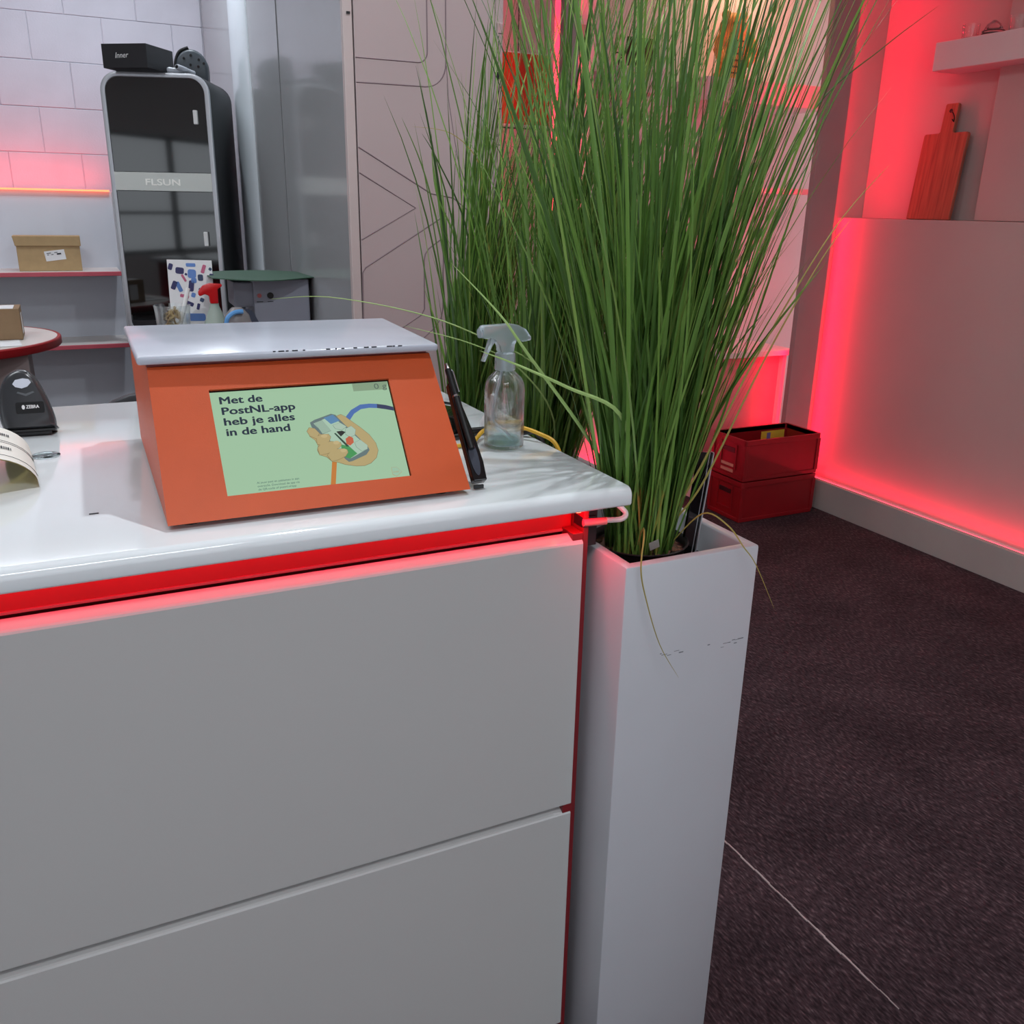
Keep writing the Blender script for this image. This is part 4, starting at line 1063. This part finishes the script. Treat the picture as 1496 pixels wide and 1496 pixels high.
# things on top of the machine
kb = thing('gift_box', 'flat black box with small script lettering on top of the tall machine', 'box', (.225, 4.30, 2.0505), math.radians(-36))
PB = NB(); box(PB, 0, .195, 0, .20, 0, .088); obj('body', PB, mat('matt_black_card', (26, 25, 30), .55, var=.05), kb, .0015)
text('script_lettering', 'Inner', .030, WHITEP, kb, frame_M((.058, -.0010, .036), (1, 0, .03), (.25, 0, 1)), 0, .0003, .055)
cg = thing('foam_clog', 'black rounded foam clog with round holes on top of the machine at its back', 'clog', (.600, 4.56, 2.050), math.radians(-12))
bm = NB()
cp = [(-.062, 0)]+[(-.062+.0*k, .0) for k in range(0)]+[(.068*math.cos(a)-.0, .062+.072*math.sin(a)) for a in [PI-PI*k/14 for k in range(15)]]+[(.066, 0)]
prism(bm, cp, lambda a, b: (a, .0, b), lambda a, b: (a, .12, b)); obj('shell', bm, mat('black_foam', (56, 62, 68), .4, var=.06, bump=.2, bscale=60), cg, .014, 3, smooth=True)
bm = NB()
for x, z in ((-.03, .095), (.0, .108), (.032, .092), (-.004, .070), (.028, .064), (.052, .078)): tube(bm, [(x, -.0015, z), (x, .01, z)], .0055, 10)
obj('holes', bm, BLACKG, cg)
bm = NB()
for k in range(3): tube(bm, smooth_path([(-.064, .01+.02*k, .02), (-.070, .01+.02*k, .07), (-.050, .01+.02*k, .12), (-.01, .01+.02*k, .140)], 5), .006, 8)
obj('strap', bm, BLACKP, cg, smooth=True)
for i, (p0, p1, lab) in enumerate((((.440, 4.325, 2.063), (.530, 4.28, 2.061), 'grey plastic tube lying flat on the machine, left one'), ((.500, 4.25, 2.070), (.580, 4.34, 2.060), 'grey plastic tube with open end lying across, right one'))):
    t = thing('plastic_tube', lab, 'tube', p0)
    d = V(p1)-V(p0)
    bm = NB(); tube(bm, [V((0, 0, 0)), d*.06, d*.5, d*.52, d*.95, d], [.0095, .0115, .0115, .0100, .0095, .004], 14); obj('barrel', bm, mat('grey_tube', (170, 174, 182), .35, var=.03), t, smooth=True)
    bm = NB(); tube(bm, [d*-.004, d*.01], .0068, 12); obj('opening', bm, BLACKP, t)

# ================================================================== BENCH WITH SMALL THINGS BEHIND THE SCALE
bn = thing('back_bench', 'white low bench behind the scale carrying bottles and a grey machine', 'bench', (.295, 3.18, 0))
bx('table_top', TABW, bn, 0, .47, 0, .55, 1.035, 1.065, .003)
for x in (.02, .41):
    for y in (.02, .49): bx('leg', TABW, bn, x, x+.035, y, y+.035, 0, 1.035)
BZ = 1.066
# leaning card with printed pictograms
lc = thing('printed_card', 'white standing card scattered with blue and pink device pictures', 'card', (.302, 3.40, BZ))
lc.rotation_euler = (-.10, .03, 0)
bx('sheet', PAPER, lc, 0, .150, 0, .003, 0, .292)
random.seed(12)
cols = [mat('print_navy', (50, 50, 96), .5, var=.2), mat('print_blue', (92, 128, 190), .5, var=.2), mat('print_pink', (188, 96, 128), .5, var=.2), mat('print_slate', (56, 70, 100), .5, var=.2)]
items = [(.010, .268, .014, .022, 0, .3), (.040, .255, .028, .022, 0, .1), (.078, .275, .032, .012, 1, 0), (.080, .245, .028, .030, 1, .05), (.085, .222, .018, .018, 1, 0), (.120, .262, .012, .030, 2, .35), (.143, .262, .010, .010, 3, .7), (.146, .240, .014, .012, 0, .1), (.108, .232, .018, .022, 3, 0),
         (.052, .230, .008, .026, 2, -.5), (.060, .243, .008, .008, 0, .7), (.018, .205, .016, .030, 0, .4), (.034, .200, .014, .036, 1, -.4), (.075, .203, .018, .038, 0, .15), (.108, .185, .018, .024, 0, 0), (.080, .172, .014, .016, 1, .3), (.050, .168, .030, .011, 2, .2), (.108, .155, .014, .014, 3, .4), (.066, .142, .026, .014, 0, .4), (.094, .132, .010, .022, 0, .25), (.086, .095, .060, .026, 1, 0)]
for cx, cz, w_, h_, ci, an in items:
    mm = Matrix.Translation((cx, 0, cz)) @ Matrix.Rotation(an, 4, 'Y')
    bm = NB(); prism(bm, rrect(-w_/2, w_/2, -h_/2, h_/2, min(w_, h_)*.25, 2), lambda a, b: mm @ V((a, -.0008, b)), lambda a, b: mm @ V((a, 0, b)))
    obj('printed_picture', bm, cols[ci], lc)
# cleaner bottle, red trigger
rb = thing('cleaner_bottle', 'cleaner spray bottle with red trigger head in front of the printed card', 'spray bottle', (.440, 3.30, BZ))
bm = NB(); lathe(bm, [(0, 0), (.050, 0), (.054, .01), (.050, .05), (.036, .09), (.022, .125), (.016, .140), (.015, .150), (0, .150)], 28); bmesh.ops.scale(bm, vec=(1, .6, 1), verts=bm.verts)
bdy = obj('bottle', bm, mat('pale_green_bottle', (176, 190, 180), .3, trans=.25, var=.03), rb, smooth=True)
bx('bottle_label', mat('amber_label', (140, 104, 56), .5, var=.15), rb, -.012, .030, -.0330, -.0290, .02, .070, .001)
bm = NB(); prof = [(-.050, .178), (-.050, .190), (-.034, .210), (-.010, .218), (.028, .216), (.030, .208), (.014, .198), (.013, .150), (-.014, .150), (-.016, .176), (-.030, .182), (-.044, .176)]
prism(bm, prof, lambda a, b: (a, -.012, b), lambda a, b: (a, .012, b)); obj('trigger_head', bm, REDP, rb, .003, smooth=True)
b2 = thing('cleaner_bottle', 'white cleaner bottle with light blue label partly hidden right of the red trigger', 'bottle', (.506, 3.25, BZ))
bm = NB(); lathe(bm, [(0, 0), (.046, 0), (.050, .01), (.050, .08), (.040, .115), (.022, .135), (.016, .14), (0, .14)], 28); bmesh.ops.scale(bm, vec=(1, .6, 1), verts=bm.verts); obj('bottle', bm, mat('greyish_bottle', (140, 134, 134), .3, var=.03), b2, smooth=True)
bm = NB(); tube(bm, smooth_path([(-.045, -.030, .06), (-.040, -.038, .105), (-.015, -.034, .125), (.015, -.028, .128)], 5), .008, 8); obj('handle', bm, mat('light_blue', (100, 160, 220), .4, var=.05), b2, smooth=True)
bm = NB(); prism(bm, [(-.048, .05), (-.025, .075), (.035, .03), (.030, .0), (.005, 0), (-.02, .02)], lambda a, b: (a, -.036, b), lambda a, b: (a, -.032, b)); obj('label', bm, MATS['light_blue'], b2)
bx('label_mark', REDP, b2, -.005, .018, -.0372, -.036, .012, .030)
# jar with twine
JZ = BZ
jr = thing('twine_jar', 'clear jar filled with tan twine and string left of the printed card', 'jar', (.300, 3.29, BZ), 0)
jr.scale = (1.25, 1.25, 1.30)
bm = NB(); lathe(bm, [(0, 0), (.036, 0), (.040, .006), (.046, .10), (.048, .115), (.0465, .115), (.044, .10), (.038, .008), (0, .006)], 28); obj('glass_wall', bm, GLASS, jr, smooth=True)
bm = NB(); random.seed(7)
for k in range(26):
    a = random.uniform(0, 6.28); pts = []
    c_ = V((random.uniform(-.012, .012), random.uniform(-.012, .012), random.uniform(.03, .10)))
    ax = V((random.gauss(0, 1), random.gauss(0, 1), random.gauss(0, 1))).normalized(); e1 = ax.orthogonal().normalized(); e2 = ax.cross(e1); rr = random.uniform(.010, .020)
    tube(bm, [c_+(e1*math.cos(q*.7)+e2*math.sin(q*.7))*rr for q in range(9)], .0024, 5)
o = obj('twine', bm, mat('tan_twine', (158, 138, 100), .8, var=.2, vscale=60), jr, smooth=True); o['kind'] = 'stuff'
bm = NB(); tube(bm, [(.015, .0, .06), (.048, .02, .155)], .006, 8); obj('white_stick', bm, WHITEP, jr)
# grey machine with green board on top
gm_ = thing('grey_machine', 'grey tabletop machine with a red and a black button', 'machine', (.540, 3.33, BZ), math.radians(-2))
bx('case', MACHG, gm_, .040, .238, 0, .24, 0, .225, .004)
bx('projecting_head', MACHG, gm_, -.025, .060, .02, .20, .128, .215, .006, label='projecting grey head')
bm = NB(); tube(bm, [(.060, -.006, .170), (.060, .002, .170)], .0075, 16); obj('button', bm, mat('red_button', (170, 90, 90), .3, var=.03), gm_, label='small red button')
bm = NB(); tube(bm, [(.098, -.010, .170), (.098, .002, .170)], .011, 16); obj('button', bm, BLACKP, gm_, label='round black knob')
bx('lettering', INK, gm_, .050, .072, -.0008, 0, .147, .1495); bx('lettering', INK, gm_, .088, .108, -.0008, 0, .147, .1495)
bm = NB(); prism(bm, [(.0, 0), (.058, 0), (.050, .08), (.030, .12), (.0, .128)], lambda a, b: (a, -.014, b), lambda a, b: (a, .0, b)); obj('lower_guard', bm, mat('dark_blue_grey', (62, 68, 84), .4, var=.04), gm_)
bm = NB(); tube(bm, smooth_path([(.238, .06, .19), (.250, .05, .17), (.252, .05, .08), (.256, .05, .01)], 5), .004, 6); obj('power_lead', bm, BLACKP, gm_, smooth=True)
gb = NB()
NN = 12; g = []
for i in range(NN+1):
    u = i/NN; row = []
    for j in range(3):
        v = j/2
        x = -.10+.46*u; y = -.03+.28*v-.06*math.sin(PI*min(1, u*1.4))*(1-v)
        zz = .238-.035*(u-.35)**2*1.2-.012*(1-v)*math.sin(PI*min(1, u*1.3))
        row.append((x, y, zz))
    g.append(row)
T_ = [[gb.verts.new((p[0], p[1], p[2]+.003)) for p in r] for r in g]; B_ = [[gb.verts.new(p) for p in r] for r in g]
for i in range(NN):
    for j in range(2):
        gb.faces.new((T_[i][j], T_[i+1][j], T_[i+1][j+1], T_[i][j+1])); gb.faces.new((B_[i][j], B_[i][j+1], B_[i+1][j+1], B_[i+1][j]))
    gb.faces.new((T_[i][0], B_[i][0], B_[i+1][0], T_[i+1][0])); gb.faces.new((T_[i][2], T_[i+1][2], B_[i+1][2], B_[i][2]))
gb.faces.new((T_[0][0], T_[0][1], B_[0][1], B_[0][0])); gb.faces.new((T_[0][1], T_[0][2], B_[0][2], B_[0][1]))
gb.faces.new((T_[NN][1], T_[NN][0], B_[NN][0], B_[NN][1])); gb.faces.new((T_[NN][2], T_[NN][1], B_[NN][1], B_[NN][2]))
gbo = obj('cutting_mat', gb, GREENB, None, smooth=True); gbo.location = (.540, 3.33, BZ)
tag(gbo, 'curved dark green cutting mat lying on top of the grey machine', 'mat')
